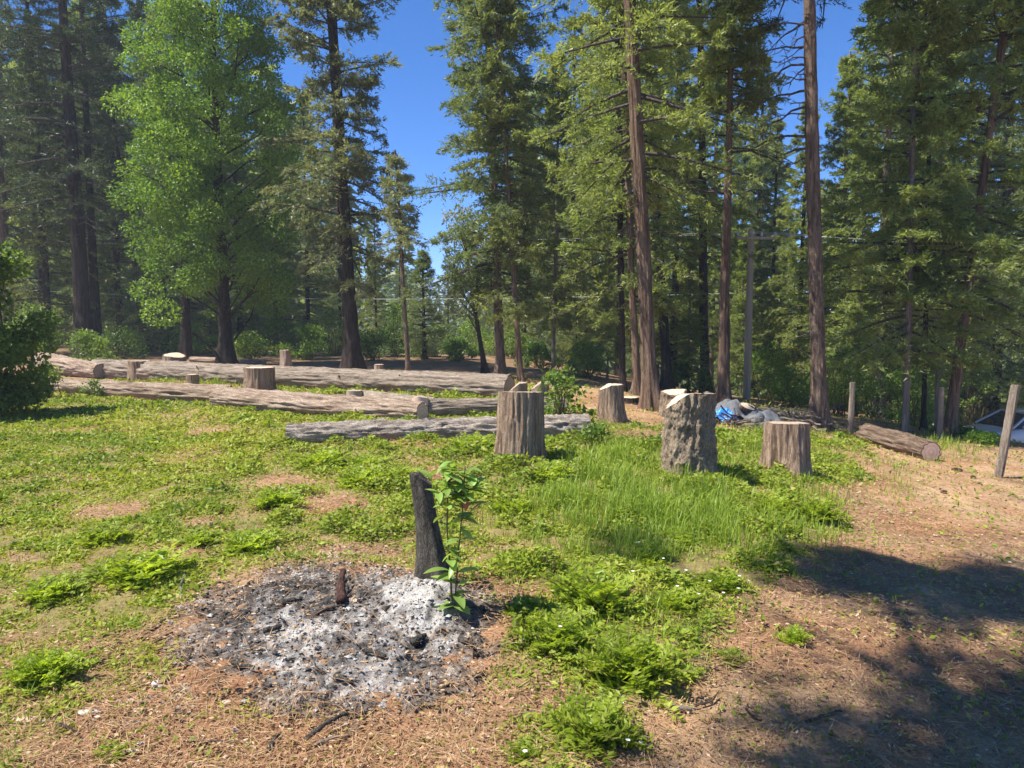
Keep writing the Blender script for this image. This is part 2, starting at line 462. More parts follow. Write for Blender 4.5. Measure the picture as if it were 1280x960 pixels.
# ------------------------------------------------------------------ ground
def poly_edge(py, pts):
    return np.interp(py, [p[0] for p in pts], [p[1] for p in pts])
PATH_EDGE = [(400, 690), (505, 720), (530, 770), (545, 1040), (560, 1075), (620, 1075), (660, 1050), (700, 1010), (740, 960), (780, 900), (840, 885), (880, 850), (910, 790), (960, 770)]
LEFT_SOIL = [(400, 2000), (728, 2000), (740, 260), (765, 215), (800, 150), (880, 115), (960, 60)]
BARE = [(430, 628, 45, 12), (345, 600, 40, 10), (240, 655, 45, 12), (120, 640, 70, 14), (330, 632, 30, 8), (640, 745, 55, 14),
        (760, 640, 25, 12), (700, 690, 25, 12), (545, 590, 22, 9), (600, 640, 18, 10), (80, 600, 40, 8), (270, 540, 40, 6),
        (450, 690, 60, 9), (900, 770, 60, 18), (680, 880, 60, 24), (800, 545, 50, 8), (180, 700, 35, 12), (20, 700, 30, 9), (930, 690, 25, 10), (530, 560, 25, 6)]
def ash_w(px, py):
    return np.clip(1.4 - np.sqrt(((px - 428) / 205) ** 2 + ((py - 798) / 90) ** 2), 0, 1)
def cover_density(x, y):
    z = height(x, y)
    px, py = proj(x, y, z)
    n = fbm(xy3(x, y, 0.55), 4, 21)
    n2 = fbm(xy3(x, y, 1.7), 3, 22)
    d = 0.84 + 1.15 * n + 0.5 * n2
    edge = poly_edge(py, PATH_EDGE) + 45 * n
    d = d - 1.6 * sig((px - edge) / 14)
    soil = sig((py - 722 + 40 * n) / 9) * sig((px - poly_edge(np.maximum(py, 740), LEFT_SOIL) - 40 * n) / 14) * sig((612 + 70 * n + 25 * n2 - px) / 16)
    d = d - 0.95 * soil
    d = d - 0.55 * sig((py - 905) / 12)
    for bx, by, rx, ry in BARE:
        d = d - 1.1 * np.exp(-(((px - bx) / rx) ** 2 + ((py - by) / ry) ** 2))
    d = d - 2.0 * (ash_w(px, py) + 0.25 * n > 0.36)
    d = d - 1.4 * sig((y - 19) / 2.0)
    d = np.where(y < 2.2, d - 0.6, d)
    return np.clip(d, 0, 1.3), px, py, n, n2

def axis(lo, fine_lo, fine_hi, hi, step, growth):
    a = list(np.arange(fine_lo, fine_hi, step))
    s = step; v = a[-1]; up = []
    while v < hi: s *= growth; v += s; up.append(v)
    s = step; v = a[0]; dn = []
    while v > lo: s *= growth; v -= s; dn.append(v)
    return np.array(dn[::-1] + a + up)
gx = axis(-3000, -5.5, 5.5, 3000, 0.045, 1.045)
gy = axis(-300, 2.2, 8.5, 3500, 0.045, 1.04)
X, Y = np.meshgrid(gx, gy)
Z = height(X, Y)
dens, PX, PY, N1, N2 = cover_density(X.ravel(), Y.ravel())
Xr, Yr = X.ravel(), Y.ravel()
fine = np.exp(-((Xr / 9) ** 2 + ((Yr - 4) / 8) ** 2))
Zr = Z.ravel() + fine * (0.032 * fbm(xy3(Xr, Yr, 0.13), 3, 41) + 0.02 * np.clip(dens, 0, 1))
soil = np.array([0.27, 0.165, 0.10]); tan = np.array([0.475, 0.325, 0.195]); red = np.array([0.36, 0.18, 0.095]); moss = np.array([0.23, 0.205, 0.075])
n3 = fbm(xy3(Xr, Yr, 0.9), 4, 51)[:, None]; n4 = fbm(xy3(Xr, Yr, 0.22), 3, 52)[:, None]
gc = soil + (tan - soil) * np.clip(0.5 + 1.3 * n3 + 0.5 * n4, 0, 1)
gc = gc + (red - gc) * np.clip(0.25 + 0.9 * fbm(xy3(Xr, Yr, 0.6), 3, 53)[:, None], 0, 0.75)
gc = gc + (moss - gc) * np.clip(dens * 0.85, 0, 0.8)[:, None]
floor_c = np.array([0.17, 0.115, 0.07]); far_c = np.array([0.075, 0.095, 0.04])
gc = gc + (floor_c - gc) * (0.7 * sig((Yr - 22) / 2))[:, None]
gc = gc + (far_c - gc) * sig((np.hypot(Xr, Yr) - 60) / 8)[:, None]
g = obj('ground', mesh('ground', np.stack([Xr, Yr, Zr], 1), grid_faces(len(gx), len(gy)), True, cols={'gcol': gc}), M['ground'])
tag(g, kind='structure')

def gz(x, y): return height(x, y)

# ------------------------------------------------------------------ distant hills
def hills():
    nu, nv = 240, 14
    a = np.linspace(math.radians(20), math.radians(160), nu)
    V = []
    for k in range(nv):
        r = 1500 + 170 * k
        ridge = 40 + 16 * fbm(np.stack([a * 9, np.full(nu, 0.3), np.zeros(nu)], -1), 4, 71)
        prof = math.sin(min(k / 8, 1) * math.pi / 2)
        V.append(np.stack([r * np.cos(a), r * np.sin(a), -25 + prof * ridge + 3 * fbm(np.stack([a * 60, np.full(nu, k * 1.0), np.zeros(nu)], -1), 3, 72)], 1))
    t = NT('hill_forest'); co = t.coord()
    t.bsdf(t.ramp(t.noise(co, 0.02, 8, 0.8), [(0.35, (0.03, 0.05, 0.025)), (0.65, (0.075, 0.10, 0.05))]), 1.0, 0.0)
    o = obj('hills', mesh('hills', np.concatenate(V), grid_faces(nu, nv), True), t.m)
    tag(o, kind='structure')
hills()

# ------------------------------------------------------------------ bark surfaces, stumps, logs
def bark_disp(a, z, R, style, seed):
    c = np.stack([np.cos(a) * R, np.sin(a) * R, z], -1)
    if style == 'fiber':
        d = 0.024 * ridged(c * np.array([17, 17, 1.3]), 3, seed) + 0.018 * ridged(c * np.array([44, 44, 3.0]), 2, seed + 5) + 0.03 * fbm(c * np.array([5, 5, 0.8]), 2, seed + 9)
    elif style == 'plate':
        d = 0.024 * ridged(c * np.array([17, 17, 6]), 3, seed) + 0.026 * fbm(c * np.array([36, 36, 14]), 3, seed + 5) + 0.016 * fbm(c * 5, 2, seed + 9)
    elif style == 'furrow':
        d = 0.034 * ridged(c * np.array([13, 13, 1.4]), 3, seed) + 0.020 * fbm(c * np.array([32, 32, 5]), 3, seed + 5) + 0.012 * fbm(c * np.array([3, 3, 1]), 2, seed + 9)
    else:
        d = 0.008 * fbm(c * np.array([9, 9, 2]), 3, seed) + 0.004 * ridged(c * np.array([30, 30, 3]), 2, seed + 3)
    return d

def stump(name, label, px, py, w, h_px, style, bark, cut, top=None, flare=0.35, seed=1, bend=(0, 0), cat='stump', group=None,
          na=110, nv=34, amp=1.0, d=None, rough_top=0.01, yaw=0.0, taper=0.0):
    """px,py: foot of the stump in the photograph; w, h_px: width and height in photo pixels.
    top(x,y): height of the sawn surface in units of the radius offset, x to the right, y away"""
    P = at(px, py) if d is None else at_d(px, d)
    dist = P.y + w / 2 * P.y / F
    R = w / 2 * dist / F * 0.93
    H = h_px * dist / F
    root = empty(name, (P.x, dist, h1(P.x, dist)), label, cat, group)
    topf = top or (lambda x, y: 0 * x)
    a = np.linspace(0, 2 * math.pi, na, endpoint=False)
    rimx, rimy = np.cos(a), np.sin(a)
    Hrim = H + R * topf(rimx, rimy) + 0.014 * R / 0.25 * fbm(np.stack([rimx * 7, rimy * 7, 0 * a], -1), 3, seed)
    v = np.linspace(0, 1, nv) ** 0.9
    A, Vv = np.meshgrid(a, v)
    Zz = -0.12 + (Hrim[None, :] + 0.12) * Vv
    lob = fbm(np.stack([np.cos(A) * 1.6, np.sin(A) * 1.6, 0 * A], -1), 2, seed + 40)
    fl = np.clip(1 - Zz / max(H, 0.05), 0, 1.3)
    rad = R * (1 + flare * fl ** 2.5 * (1 + 1.6 * lob) + taper * fl + 0.05 * lob) + amp * min(1.0, R / 0.22) * bark_disp(A, Zz + seed, R, style, seed)
    t = np.clip(Zz / H, 0, 1.2)
    bx, by = bend[0] * R * t ** 1.3, bend[1] * R * t ** 1.3
    Vs = np.stack([rad * np.cos(A) + bx, rad * np.sin(A) + by, Zz], -1)
    bk = mesh('bark', Vs.reshape(-1, 3), grid_faces(na, nv, True), True)
    obj('bark', bk, bark, root)
    rim = Vs[-1]
    nr = 9
    rr = np.linspace(1, 0, nr)
    ctr = np.array([bend[0] * R, bend[1] * R])
    C = []; rad_a = []
    for k, q in enumerate(rr):
        xy = ctr + (rim[:, :2] - ctr) * q
        lx, ly = (xy[:, 0] - ctr[0]) / R, (xy[:, 1] - ctr[1]) / R
        zz = H + R * topf(lx, ly) + rough_top * fbm(np.stack([lx * 4, ly * 4, 0 * lx], -1), 3, seed + 60)
        if k == 0: zz = rim[:, 2]
        C.append(np.stack([xy[:, 0], xy[:, 1], zz], 1)); rad_a.append(np.full(na, q))
    cm = mesh('cut_face', np.concatenate(C), grid_faces(na, nr, True), False, attrs={'rad': np.concatenate(rad_a)})
    obj('cut_face', cm, cut, root)
    return root, P, R, H

def log(label, pa, pb, wa, wb, style, bark, cut_a, cut_b, seed, lift=0.85, bow=0.0, za=0.0, zb=0.0, na=96, ovr=None, extra=0.0, amp=1.0):
    """pa, pb: pixels where the underside of each end meets the ground; wa, wb: thickness in photo pixels"""
    A = at(*pa) if ovr is None else ovr[0]; B = at(*pb) if ovr is None else ovr[1]
    Ra, Rb = wa / 2 * A.y / F * 0.95, wb / 2 * B.y / F * 0.95
    A = Vector((A.x, A.y + Ra * 0.6, A.z + Ra * lift + za)); B = Vector((B.x, B.y + Rb * 0.6, B.z + Rb * lift + zb))
    L = (B - A).length
    root = empty('log', A, label, 'log', 'felled logs lying in the clearing')
    root.rotation_mode = 'QUATERNION'
    root.rotation_quaternion = (B - A).to_track_quat('Z', 'Y')
    nv = int(max(30, L / 0.05))
    a = np.linspace(0, 2 * math.pi, na, endpoint=False)
    z = np.linspace(0, L, nv)
    Aa, Zz = np.meshgrid(a, z)
    t = Zz / L
    Rm = Ra + (Rb - Ra) * t
    rad = Rm * (1 + 0.07 * fbm(np.stack([0 * t, t * 0, Zz * 0.9], -1), 2, seed + 2)) + 1.1 * amp * min(1.0, (Ra + Rb) / 0.36) * bark_disp(Aa, Zz + seed * 3, (Ra + Rb) / 2, style, seed)
    sx = bow * np.sin(t * math.pi) + 0.03 * fbm(np.stack([0 * t, 0 * t, Zz * 0.5], -1), 2, seed + 7)
    Vs = np.stack([rad * np.cos(Aa) + sx, rad * np.sin(Aa), Zz], -1)
    obj('bark', mesh('bark', Vs.reshape(-1, 3), grid_faces(na, nv, True), True), bark, root)
    for k, (rim, cut) in enumerate(((Vs[0], cut_a), (Vs[-1], cut_b))):
        nr = 8; C = []; ra = []
        ctr = rim.mean(0)
        for q in np.linspace(1, 0, nr):
            C.append(ctr + (rim - ctr) * q + np.array([0, 0, (0.004 if k else -0.004) * (1 - q)])); ra.append(np.full(na, q))
        f = grid_faces(na, nr, True)
        if k == 0: f = f[:, ::-1]
        obj('cut_face', mesh('cut_face', np.concatenate(C), f, False, attrs={'rad': np.concatenate(ra)}), cut, root)
    # short broken branch stubs on the log
    rr = np.random.default_rng(seed + 500)
    n = int(L * 0.55)
    for k in range(n):
        zz = rr.uniform(0.3, L - 0.3); aa = rr.uniform(0, 2 * math.pi)
        e = np.array([math.cos(aa), math.sin(aa), 0.25]); Rz = Ra + (Rb - Ra) * zz / L
        p0 = e * Rz * 0.7 + np.array([0, 0, zz]); p1 = e * (Rz + rr.uniform(0.02, 0.05)) + np.array([0, 0, zz])
        Vv, ff = tubes(np.array([[p0, (p0 + p1) / 2, p1]]), np.array([[0.028, 0.024, 0.016]]) * rr.uniform(0.7, 1.3), 6)
        obj('branch_stub', mesh('branch_stub', Vv, ff), bark, root)
    return root, A, B

slant_l = lambda k, c: (lambda x, y: np.minimum(0.0, c + k * (x + 0.2 * y)))      # sloping down to the left
EAR = (lambda x, y: 0 * x)
stump('stump', 'thick upright stump with stringy vertical bark, flat top, in front of the grey log', 651, 584, 57, 93, 'fiber', M['bark_stump'], M['cut_old'], top=lambda x, y: -0.09 * (y + 1), flare=0.16, seed=3, na=150, nv=44)
stump('stump', 'big stump with flaky lichen bark and a rounded slanting cut on its left shoulder', 868, 603, 64, 110, 'plate', M['bark_lichen'], M['cut'],
      top=lambda x, y: -0.9 * np.clip(-x - 0.15, 0, 2) ** 1.5 - 0.11 * (y + 1), flare=0.14, seed=8, na=190, nv=110, amp=1.15)
stump('stump', 'low wide stump in front of the brush pile, level top, weathered grooved bark', 991, 598, 54, 66, 'furrow', M['bark_stump'], M['cut_old'], top=lambda x, y: -0.07 * (y + 1), flare=0.22, seed=12, na=130, nv=34)
stump('stump', 'grey stump right of the leafy vine shrub with a pale slanting cut', 765, 529, 31, 46, 'fiber', M['bark_stump'], M['cut'],
      top=lambda x, y: np.minimum(0, (x - 0.1) * 0.55 + 0.1) - 0.25 * (y < -2), flare=0.30, seed=15)
stump('stump', 'stump with bright pale sloping top left of the blue tarp', 845, 524, 33, 34, 'plate', M['bark_lichen'], M['cut'],
      top=lambda x, y: 0.45 * np.minimum(0, y + 0.35) + 0.1 * x, flare=0.12, seed=18)
stump('stump', 'small pale stump peeping over the right edge of the slant-cut lichen stump', 887, 513, 15, 23, 'smooth', M['cut_old'], M['cut_old'], top=lambda x, y: -0.35 * np.abs(x), flare=0.05, seed=20, na=48, nv=14)
stump('stump', 'left of two pointed stumps just behind the thick upright stump', 648, 505, 24, 26, 'fiber', M['bark_stump'], M['cut_old'], top=lambda x, y: np.minimum(0, 0.9 * x - 0.1), flare=0.15, seed=22, na=64, nv=20)
stump('stump', 'right of two pointed stumps behind the thick upright stump, touching the vine shrub', 675, 506, 24, 28, 'plate', M['bark_lichen'], M['cut_old'], top=lambda x, y: np.minimum(0, 0.8 * x - 0.15), flare=0.1, seed=24, na=64, nv=20)
stump('stump', 'grooved stump standing between the two left logs below the leafy oak', 319, 491, 36, 30, 'fiber', M['bark_stump'], M['cut_pink'], flare=0.18, seed=26, na=96, nv=26)
stump('stump', 'grooved stump beside the round dark log end at far left', 169, 476, 27, 24, 'fiber', M['bark_stump'], M['cut_old'], flare=0.12, seed=28, na=80, nv=22)
stump('stump', 'tiny cut stub in the gap between the two left logs', 238, 483, 14, 14, 'fiber', M['bark_stump'], M['cut'], flare=0.1, seed=30, na=48, nv=14)
stump('stump', 'narrow reddish stump standing behind the long log, right of the oak trunk', 355, 464, 13, 26, 'furrow', M['bark_pink'], M['cut'], flare=0.5, seed=32, na=48, nv=16)
stump('stump', 'little pale stub behind the long log, right of the dark fir trunk', 473, 469, 12, 13, 'furrow', M['bark_pink'], M['cut'], flare=0.2, seed=34, na=40, nv=12)
stump('stump', 'short bolt with a bright white sloping cut behind the long log, left of the oak', 212, 458, 27, 14, 'furrow', M['bark_log'], M['cut'], top=lambda x, y: 0.16 * y - 0.25 * np.maximum(0, x), flare=0.2, seed=36, na=64, nv=16)
stump('stump', 'small tan stub at the blunt start of the middle brown log', 441, 505, 21, 16, 'smooth', M['cut_old'], M['cut_old'], flare=0.2, seed=38, na=48, nv=14)
stump('stump', 'tan broken stub leaning on the right end of the pinkish log', 524, 522, 22, 26, 'smooth', M['cut_pink'], M['cut_old'], top=lambda x, y: -0.25 * np.abs(x), flare=0.3, seed=40, na=48, nv=16)
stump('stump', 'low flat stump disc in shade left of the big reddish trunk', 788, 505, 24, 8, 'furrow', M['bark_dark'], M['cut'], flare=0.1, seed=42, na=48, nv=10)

long_log = log('longest log across the clearing, furrowed bark, right end sawn square', (118, 472), (637, 499), 26, 34, 'furrow', M['bark_log'], M['cut_old'], M['cut_old'], 61, lift=0.8)
log('short log at far left with its round dark sawn end facing the camera', (40, 466), (124, 473), 27, 18, 'furrow', M['bark_pink'], M['cut_grey'], M['cut_grey'], 62,
    ovr=(at(40, 468) + Vector((-0.3, 0.8, 0)), at(124, 474)), za=0.02, zb=0.05)
log('pinkish log at left lying nearest the mown grass, end tucked behind the bush', (22, 488), (285, 504), 19, 25, 'furrow', M['bark_pink'], M['cut_old'], M['cut_old'], 63, lift=0.75)
log('pinkish split-barked log running to the tan broken stub', (272, 508), (527, 527), 26, 25, 'fiber', M['bark_pink'], M['cut_pink'], M['cut_pink'], 64, lift=0.8, amp=1.5)
log('middle brown log between the longest log and the grey log, thin blunt left part', (452, 503), (545, 515), 17, 20, 'smooth', M['bark_log'], M['cut_old'], M['cut_old'], 65)
log('ribbed brown log disappearing behind the thick upright stump', (533, 521), (705, 518), 24, 22, 'fiber', M['bark_log'], M['cut_old'], M['cut_old'], 66, amp=1.3)
log('grey flaky-barked log nearest the camera, behind the thick upright stump', (357, 556), (736, 551), 29, 34, 'plate', M['bark_grey'], M['cut_old'], M['cut_old'], 67, lift=0.75, amp=1.4, zb=0.03)
log('short dark log at right beside the wooden posts, pinkish sawn end facing the camera', (1086, 553), (1168, 578), 25, 28, 'furrow', M['bark_pine'], M['cut_pink'], M['cut_pink'], 68, amp=0.95)
log('thin fallen log lying in the shade left of the oak trunk', (238, 452), (330, 456), 7, 7, 'furrow', M['bark_pink'], M['cut_old'], M['cut_old'], 69)

# charred post in the ash
stump('charred_post', 'blackened leaning post stump with a slanting top rising from the ash', 541, 741, 28, 148, 'smooth', M['char'], M['char'],
      top=lambda x, y: -0.95 * np.maximum(0, x + 0.1), flare=0.95, seed=77, bend=(-1.35, 0.3), cat='post', na=96, nv=60, amp=0.9)

# ------------------------------------------------------------------ trees
def trunk_mesh(H, r0, bend, style, seed, na=40, z_detail=12.0, flare=1.0, rtop=0.03, step=0.10):
    z = np.concatenate([np.arange(-0.25, min(z_detail, H), step), np.linspace(min(z_detail, H), H, 14)[0 if H > z_detail else -1:]])
    a = np.linspace(0, 2 * math.pi, na, endpoint=False)
    A, Zz = np.meshgrid(a, z)
    t = np.clip(Zz / H, 0, 1)
    lob = fbm(np.stack([np.cos(A) * 1.5, np.sin(A) * 1.5, 0 * A], -1), 2, seed + 3)
    rad = (r0 * (1 - t) ** 0.9 + rtop * t) * (1 + flare * np.exp(-np.maximum(Zz, 0) / (2.6 * r0)) * (1 + 1.5 * lob))
    rad = rad + min(1.0, r0 / 0.2) * 1.25 * bark_disp(A, Zz + seed, r0, style, seed) * (1 - 0.6 * t)
    c = trunk_center(z, H, bend, seed)
    V = np.stack([rad * np.cos(A) + c[:, None, 0], rad * np.sin(A) + c[:, None, 1], Zz], -1)
    return mesh('trunk', V.reshape(-1, 3), grid_faces(na, len(z), True), True)

def trunk_center(z, H, bend, seed):
    z = np.asarray(z, dtype=float)
    t = z / H
    w = 0.10 * fbm(np.stack([z * 0.12, 0 * z, 0 * z + seed], -1), 2, seed) * np.clip(z / 3, 0, 1)
    return np.stack([bend[0] * np.maximum(z, 0) + w, bend[1] * np.maximum(z, 0) + 0.5 * w], -1)

def conifer_parts(seed, H, zb, R, nb, K, Mm, size, bend=(0, 0), style='fir', prof_p=0.75, zlow=None, droop=0.15, sky_z=None, elev=(-0.22, 0.8), one_side=None):
    """limbs and needle sprays of a conifer in its local frame"""
    r = np.random.default_rng(seed)
    u = np.sort(r.uniform(0, 1, nb) ** 0.9)
    z = zb + (H - zb) * u * 0.985
    az = np.arange(nb) * 2.39996 + r.normal(0, 0.9, nb)
    prof = np.minimum(1.0, (u / 0.10 + 0.45)) * (1 - u) ** prof_p + 0.04
    L = R * prof * np.clip(r.normal(0.86, 0.24, nb), 0.3, 1.3)
    if one_side is not None:
        L = L * (1 + one_side[2] * np.cos(az - math.atan2(one_side[1], one_side[0])))
    e = np.stack([np.cos(az), np.sin(az), 0 * az], 1); ep = np.stack([-np.sin(az), np.cos(az), 0 * az], 1)
    a1 = elev[0] + (elev[1] - elev[0]) * u + r.normal(0, 0.12, nb)
    a2 = -droop * r.uniform(0.4, 1.5, nb)
    c = trunk_center(z, H, bend, seed)
    base = np.concatenate([c, z[:, None]], 1)
    sway = r.normal(0, 0.12, nb)
    def P(t):        # t (nb,k)
        tt = t[..., None]
        up = a1[:, None] * t + a2[:, None] * t ** 2 + 0.14 * np.maximum(0, t - 0.7)
        return base[:, None, :] + e[:, None, :] * (L[:, None, None] * tt) + ep[:, None, :] * (L * sway)[:, None, None] * tt ** 2 + np.array([0, 0, 1.0]) * (L[:, None] * up)[..., None]
    tl = np.tile(np.linspace(0, 1, 6), (nb, 1))
    PL = P(tl)
    RL = (0.012 + 0.013 * L)[:, None] * (1 - 0.85 * tl)
    Vl, Fl = tubes(PL, RL, 4)
    # branchlets
    tk = r.uniform(0.12, 1.0, (nb, K)) ** 0.8
    B = P(tk)
    side = np.where(r.uniform(size=(nb, K)) < 0.5, -1.0, 1.0)
    th = np.radians(r.uniform(30, 75, (nb, K)))
    dd = e[:, None, :] * np.cos(th)[..., None] + ep[:, None, :] * (side * np.sin(th))[..., None]
    dd[..., 2] += r.normal(-0.02, 0.38, (nb, K))
    lk = (L[:, None] * 0.42 * (1.08 - tk) + 0.16) * r.uniform(0.6, 1.2, (nb, K))
    uu = r.uniform(0.0, 1.0, (nb, K, Mm))
    pos = B[:, :, None, :] + dd[:, :, None, :] * (lk[:, :, None] * uu)[..., None]
    hang = {'fir': 0.12, 'cedar': 0.28, 'pine': -0.1}[style]
    pos[..., 2] -= hang * lk[:, :, None] * uu ** 2
    pos += r.normal(0, 0.03, pos.shape)
    dirs = np.repeat(dd[:, :, None, :], Mm, 2) + r.normal(0, {'fir': 0.65, 'cedar': 0.62, 'pine': 0.9}[style], pos.shape)
    dirs[..., 2] -= {'fir': -0.05, 'cedar': 0.12, 'pine': -0.35}[style]
    n = nb * K * Mm
    pos = pos.reshape(-1, 3); dirs = dirs.reshape(-1, 3)
    s = size * r.uniform(0.55, 1.35, n)
    if sky_z is not None:      # above the view the sprays may be coarser
        hi = pos[:, 2] > sky_z
        keep = ~hi | (r.uniform(size=n) < 0.35)
        s = np.where(hi, s * 1.7, s)
        pos, dirs, s = pos[keep], dirs[keep], s[keep]; n = len(pos)
    wr = {'fir': 0.32, 'cedar': 0.34, 'pine': 0.18}[style]
    Vf, Ff = spray_tris(pos, dirs, r.normal(size=(n, 3)) + np.array([0, 0, 0.2]), s, s * wr)
    bv = np.repeat(r.uniform(0, 1, (nb * K)), Mm) if sky_z is None else r.uniform(0, 1, n)
    v = np.clip(0.5 * vnoise(pos * 0.9, seed) + 0.35 * r.uniform(size=n) + 0.25 * bv - 0.05, 0, 1)
    return (Vl, Fl), (Vf, Ff, np.repeat(v, 3))

def dead_limbs(seed, H, z0, z1, n, Lr, bend, droop=0.35, az_c=None, az_w=math.pi):
    r = np.random.default_rng(seed + 900)
    z = r.uniform(z0, z1, n); az = (r.uniform(-math.pi, math.pi, n) if az_c is None else r.normal(az_c, az_w, n))
    L = r.uniform(Lr[0], Lr[1], n)
    c = trunk_center(z, H, bend, seed)
    t = np.linspace(0, 1, 8)
    P = np.zeros((n, 8, 3))
    kink = r.normal(0, 0.16, (n, 8, 3)).cumsum(1) * 0.35
    for k, tt in enumerate(t):
        P[:, k, 0] = c[:, 0] + np.cos(az) * L * tt; P[:, k, 1] = c[:, 1] + np.sin(az) * L * tt
        P[:, k, 2] = z + L * (0.12 * tt - droop * tt * tt * r.uniform(0.7, 1.2))
    P += kink * (t * L[:, None])[..., None]
    R = (0.010 + 0.012 * L)[:, None] * (1 - 0.8 * t)
    V, f = tubes(P, R, 4)
    # side twigs
    m = 5
    tw = []
    idx = r.integers(2, 7, (n, m))
    B = np.take_along_axis(P, idx[..., None], 1).reshape(-1, 3)
    d = norm(np.repeat(np.stack([np.cos(az), np.sin(az), 0 * az], 1), m, 0) + r.normal(0, 0.7, (n * m, 3)) + np.array([0, 0, -0.3]))
    l2 = r.uniform(0.15, 0.5, n * m) * np.repeat(L, m) * 0.6
    Q = np.stack([B, B + d * (l2 * 0.5)[:, None], B + (d + r.normal(0, 0.25, d.shape)) * l2[:, None]], 1)
    V2, f2 = tubes(Q, np.tile(np.array([0.009, 0.007, 0.004]), (n * m, 1)), 4)
    return merge([(V, f), (V2, f2)])

def place(px, py, d):
    return at(px, py) if d is None else at_d(px, d)

def conifer(name, label, px, py=None, d=None, w=20, top=None, H=25, zb_py=250, R=2.0, nb=120, K=9, Mm=11, size=0.2, bark='bark_pine', leaf='fir', style='fir',
            bstyle='furrow', seed=1, cat='tree', group=None, dead=None, prof_p=0.75, na=40, sky=True, top_py=None, dens=1.0, **kw):
    P = place(px, py, d)
    r0 = w / 2 * P.y / F * 0.80
    if top_py is not None: H = z_at(top_py, P.y) - P.z
    nb = int(nb * 1.25); R = R * 0.9
    K = int(K * 1.5 * dens); Mm = int(Mm * 2.2 * dens); size = size * 0.55
    bend = (0, 0)
    if top:
        zt = z_at(top[1], P.y) - P.z
        bend = ((x_at(top[0], top[1], P.y) - P.x) / zt, 0)
    root = empty(name, P, label, cat, group)
    zb = max(0.3, z_at(zb_py, P.y) - P.z)
    obj('trunk', trunk_mesh(H, r0, bend, bstyle, seed, na), M[bark], root)
    (Vl, Fl), (Vf, Ff, v) = conifer_parts(seed, H, zb, R, nb, K, Mm, size, bend, style, prof_p, sky_z=(z_at(-90, P.y) - P.z) if sky else None, **kw)
    obj('limbs', mesh('limbs', Vl, Fl), M['limb'], root)
    obj('crown', mesh('crown', Vf, Ff, attrs={'v': v}), M[leaf], root)
    if dead:
        V, f = dead_limbs(seed, H, *[z_at(q, P.y) - P.z for q in dead[0]], dead[1], dead[2], bend, *dead[3:])
        obj('dead_limbs', mesh('dead_limbs', V, f), M['limb'], root)
    return root

def leafy_parts(seed, centers, radii, n_per, leaf, squash=0.75):
    r = np.random.default_rng(seed)
    pos, dirs, vv, L = [], [], [], []
    for c, q, n in zip(centers, radii, n_per):
        u = rdir(n, r); rad = q * r.uniform(0.35, 1.05, n) ** 0.6
        p = u * rad[:, None] * np.array([1, 1, squash]) + c
        pos.append(p); d = u * 0.5 + r.normal(0, 0.6, (n, 3)); d[:, 2] -= 0.15
        dirs.append(d); vv.append(np.clip(r.uniform(0, 1) * 0.4 + r.uniform(0, 0.6, n), 0, 1)); L.append(leaf * r.uniform(0.6, 1.3, n))
    pos = np.concatenate(pos); dirs = np.concatenate(dirs); L = np.concatenate(L)
    V, f = leaf_quads(pos, dirs, r.normal(size=pos.shape) * np.array([1, 1, 0.5]), L, L * 0.62, 0.12)
    return V, f, np.repeat(np.concatenate(vv), 4)

def broadleaf(name, label, P, H, r0, zb, R, ncl, nleaf, leaf, mat, bark, seed, shape='oval', cat='tree', group=None, cl_r=(0.3, 0.6), na=32, bend=(0, 0), nlimb=16, trunk=True, squash=0.75):
    r = np.random.default_rng(seed)
    root = empty(name, P, label, cat, group)
    if trunk: obj('trunk', trunk_mesh(H * 0.92, r0, bend, 'furrow', seed, na, rtop=0.02), M[bark], root)
    C, Q = [], []
    for k in range(ncl):
        u = r.uniform(0, 1) ** 0.9
        z = zb + (H - zb) * u
        pr = {'oval': math.sin(math.pi * min(1, 0.2 + 0.76 * u)) ** 0.55, 'dome': math.sqrt(max(0.02, 1 - u * u)), 'column': (1 - u) ** 0.35}[shape]
        a = r.uniform(0, 2 * math.pi); rr = R * pr * math.sqrt(r.uniform(0.06, 1.0)) * r.uniform(0.85, 1.1)
        cx, cy = trunk_center(np.array([z]), H, bend, seed)[0]
        C.append((cx + rr * math.cos(a), cy + rr * math.sin(a), z)); Q.append(r.uniform(*cl_r))
    C = np.array(C); Q = np.array(Q)
    # limbs from the trunk to a share of the clusters
    sel = r.permutation(ncl)[:min(ncl, nlimb * 4)]
    z0 = np.clip(C[sel, 2] - np.hypot(C[sel, 0], C[sel, 1]) * r.uniform(0.5, 1.1, len(sel)), 0.05, H * 0.9)
    c0 = trunk_center(z0, H, bend, seed) if trunk else r.normal(0, 0.08, (len(sel), 2))
    if not trunk: z0 = np.zeros(len(sel)) - 0.05
    p0 = np.concatenate([c0, z0[:, None]], 1); p1 = C[sel]
    mid = p0 * 0.45 + p1 * 0.55 + r.normal(0, 0.07 * R, p0.shape)
    PL = np.stack([p0, p0 * 0.75 + mid * 0.25 + np.array([0, 0, 0.02]), mid, (mid + p1) / 2, p1], 1)
    L = np.linalg.norm(p1 - p0, axis=1)
    base_r = (0.012 + 0.012 * L) if trunk else (0.008 + 0.006 * L)
    V, f = tubes(PL, base_r[:, None] * np.array([1, 0.85, 0.6, 0.4, 0.15]), 5)
    obj('limbs', mesh('limbs', V, f), M[bark], root)
    V, f, v = leafy_parts(seed + 1, C, Q, [max(12, int(nleaf * (q / Q.mean()) ** 2)) for q in Q], leaf, squash)
    obj('crown', mesh('crown', V, f, attrs={'v': v}), M[mat], root)
    return root

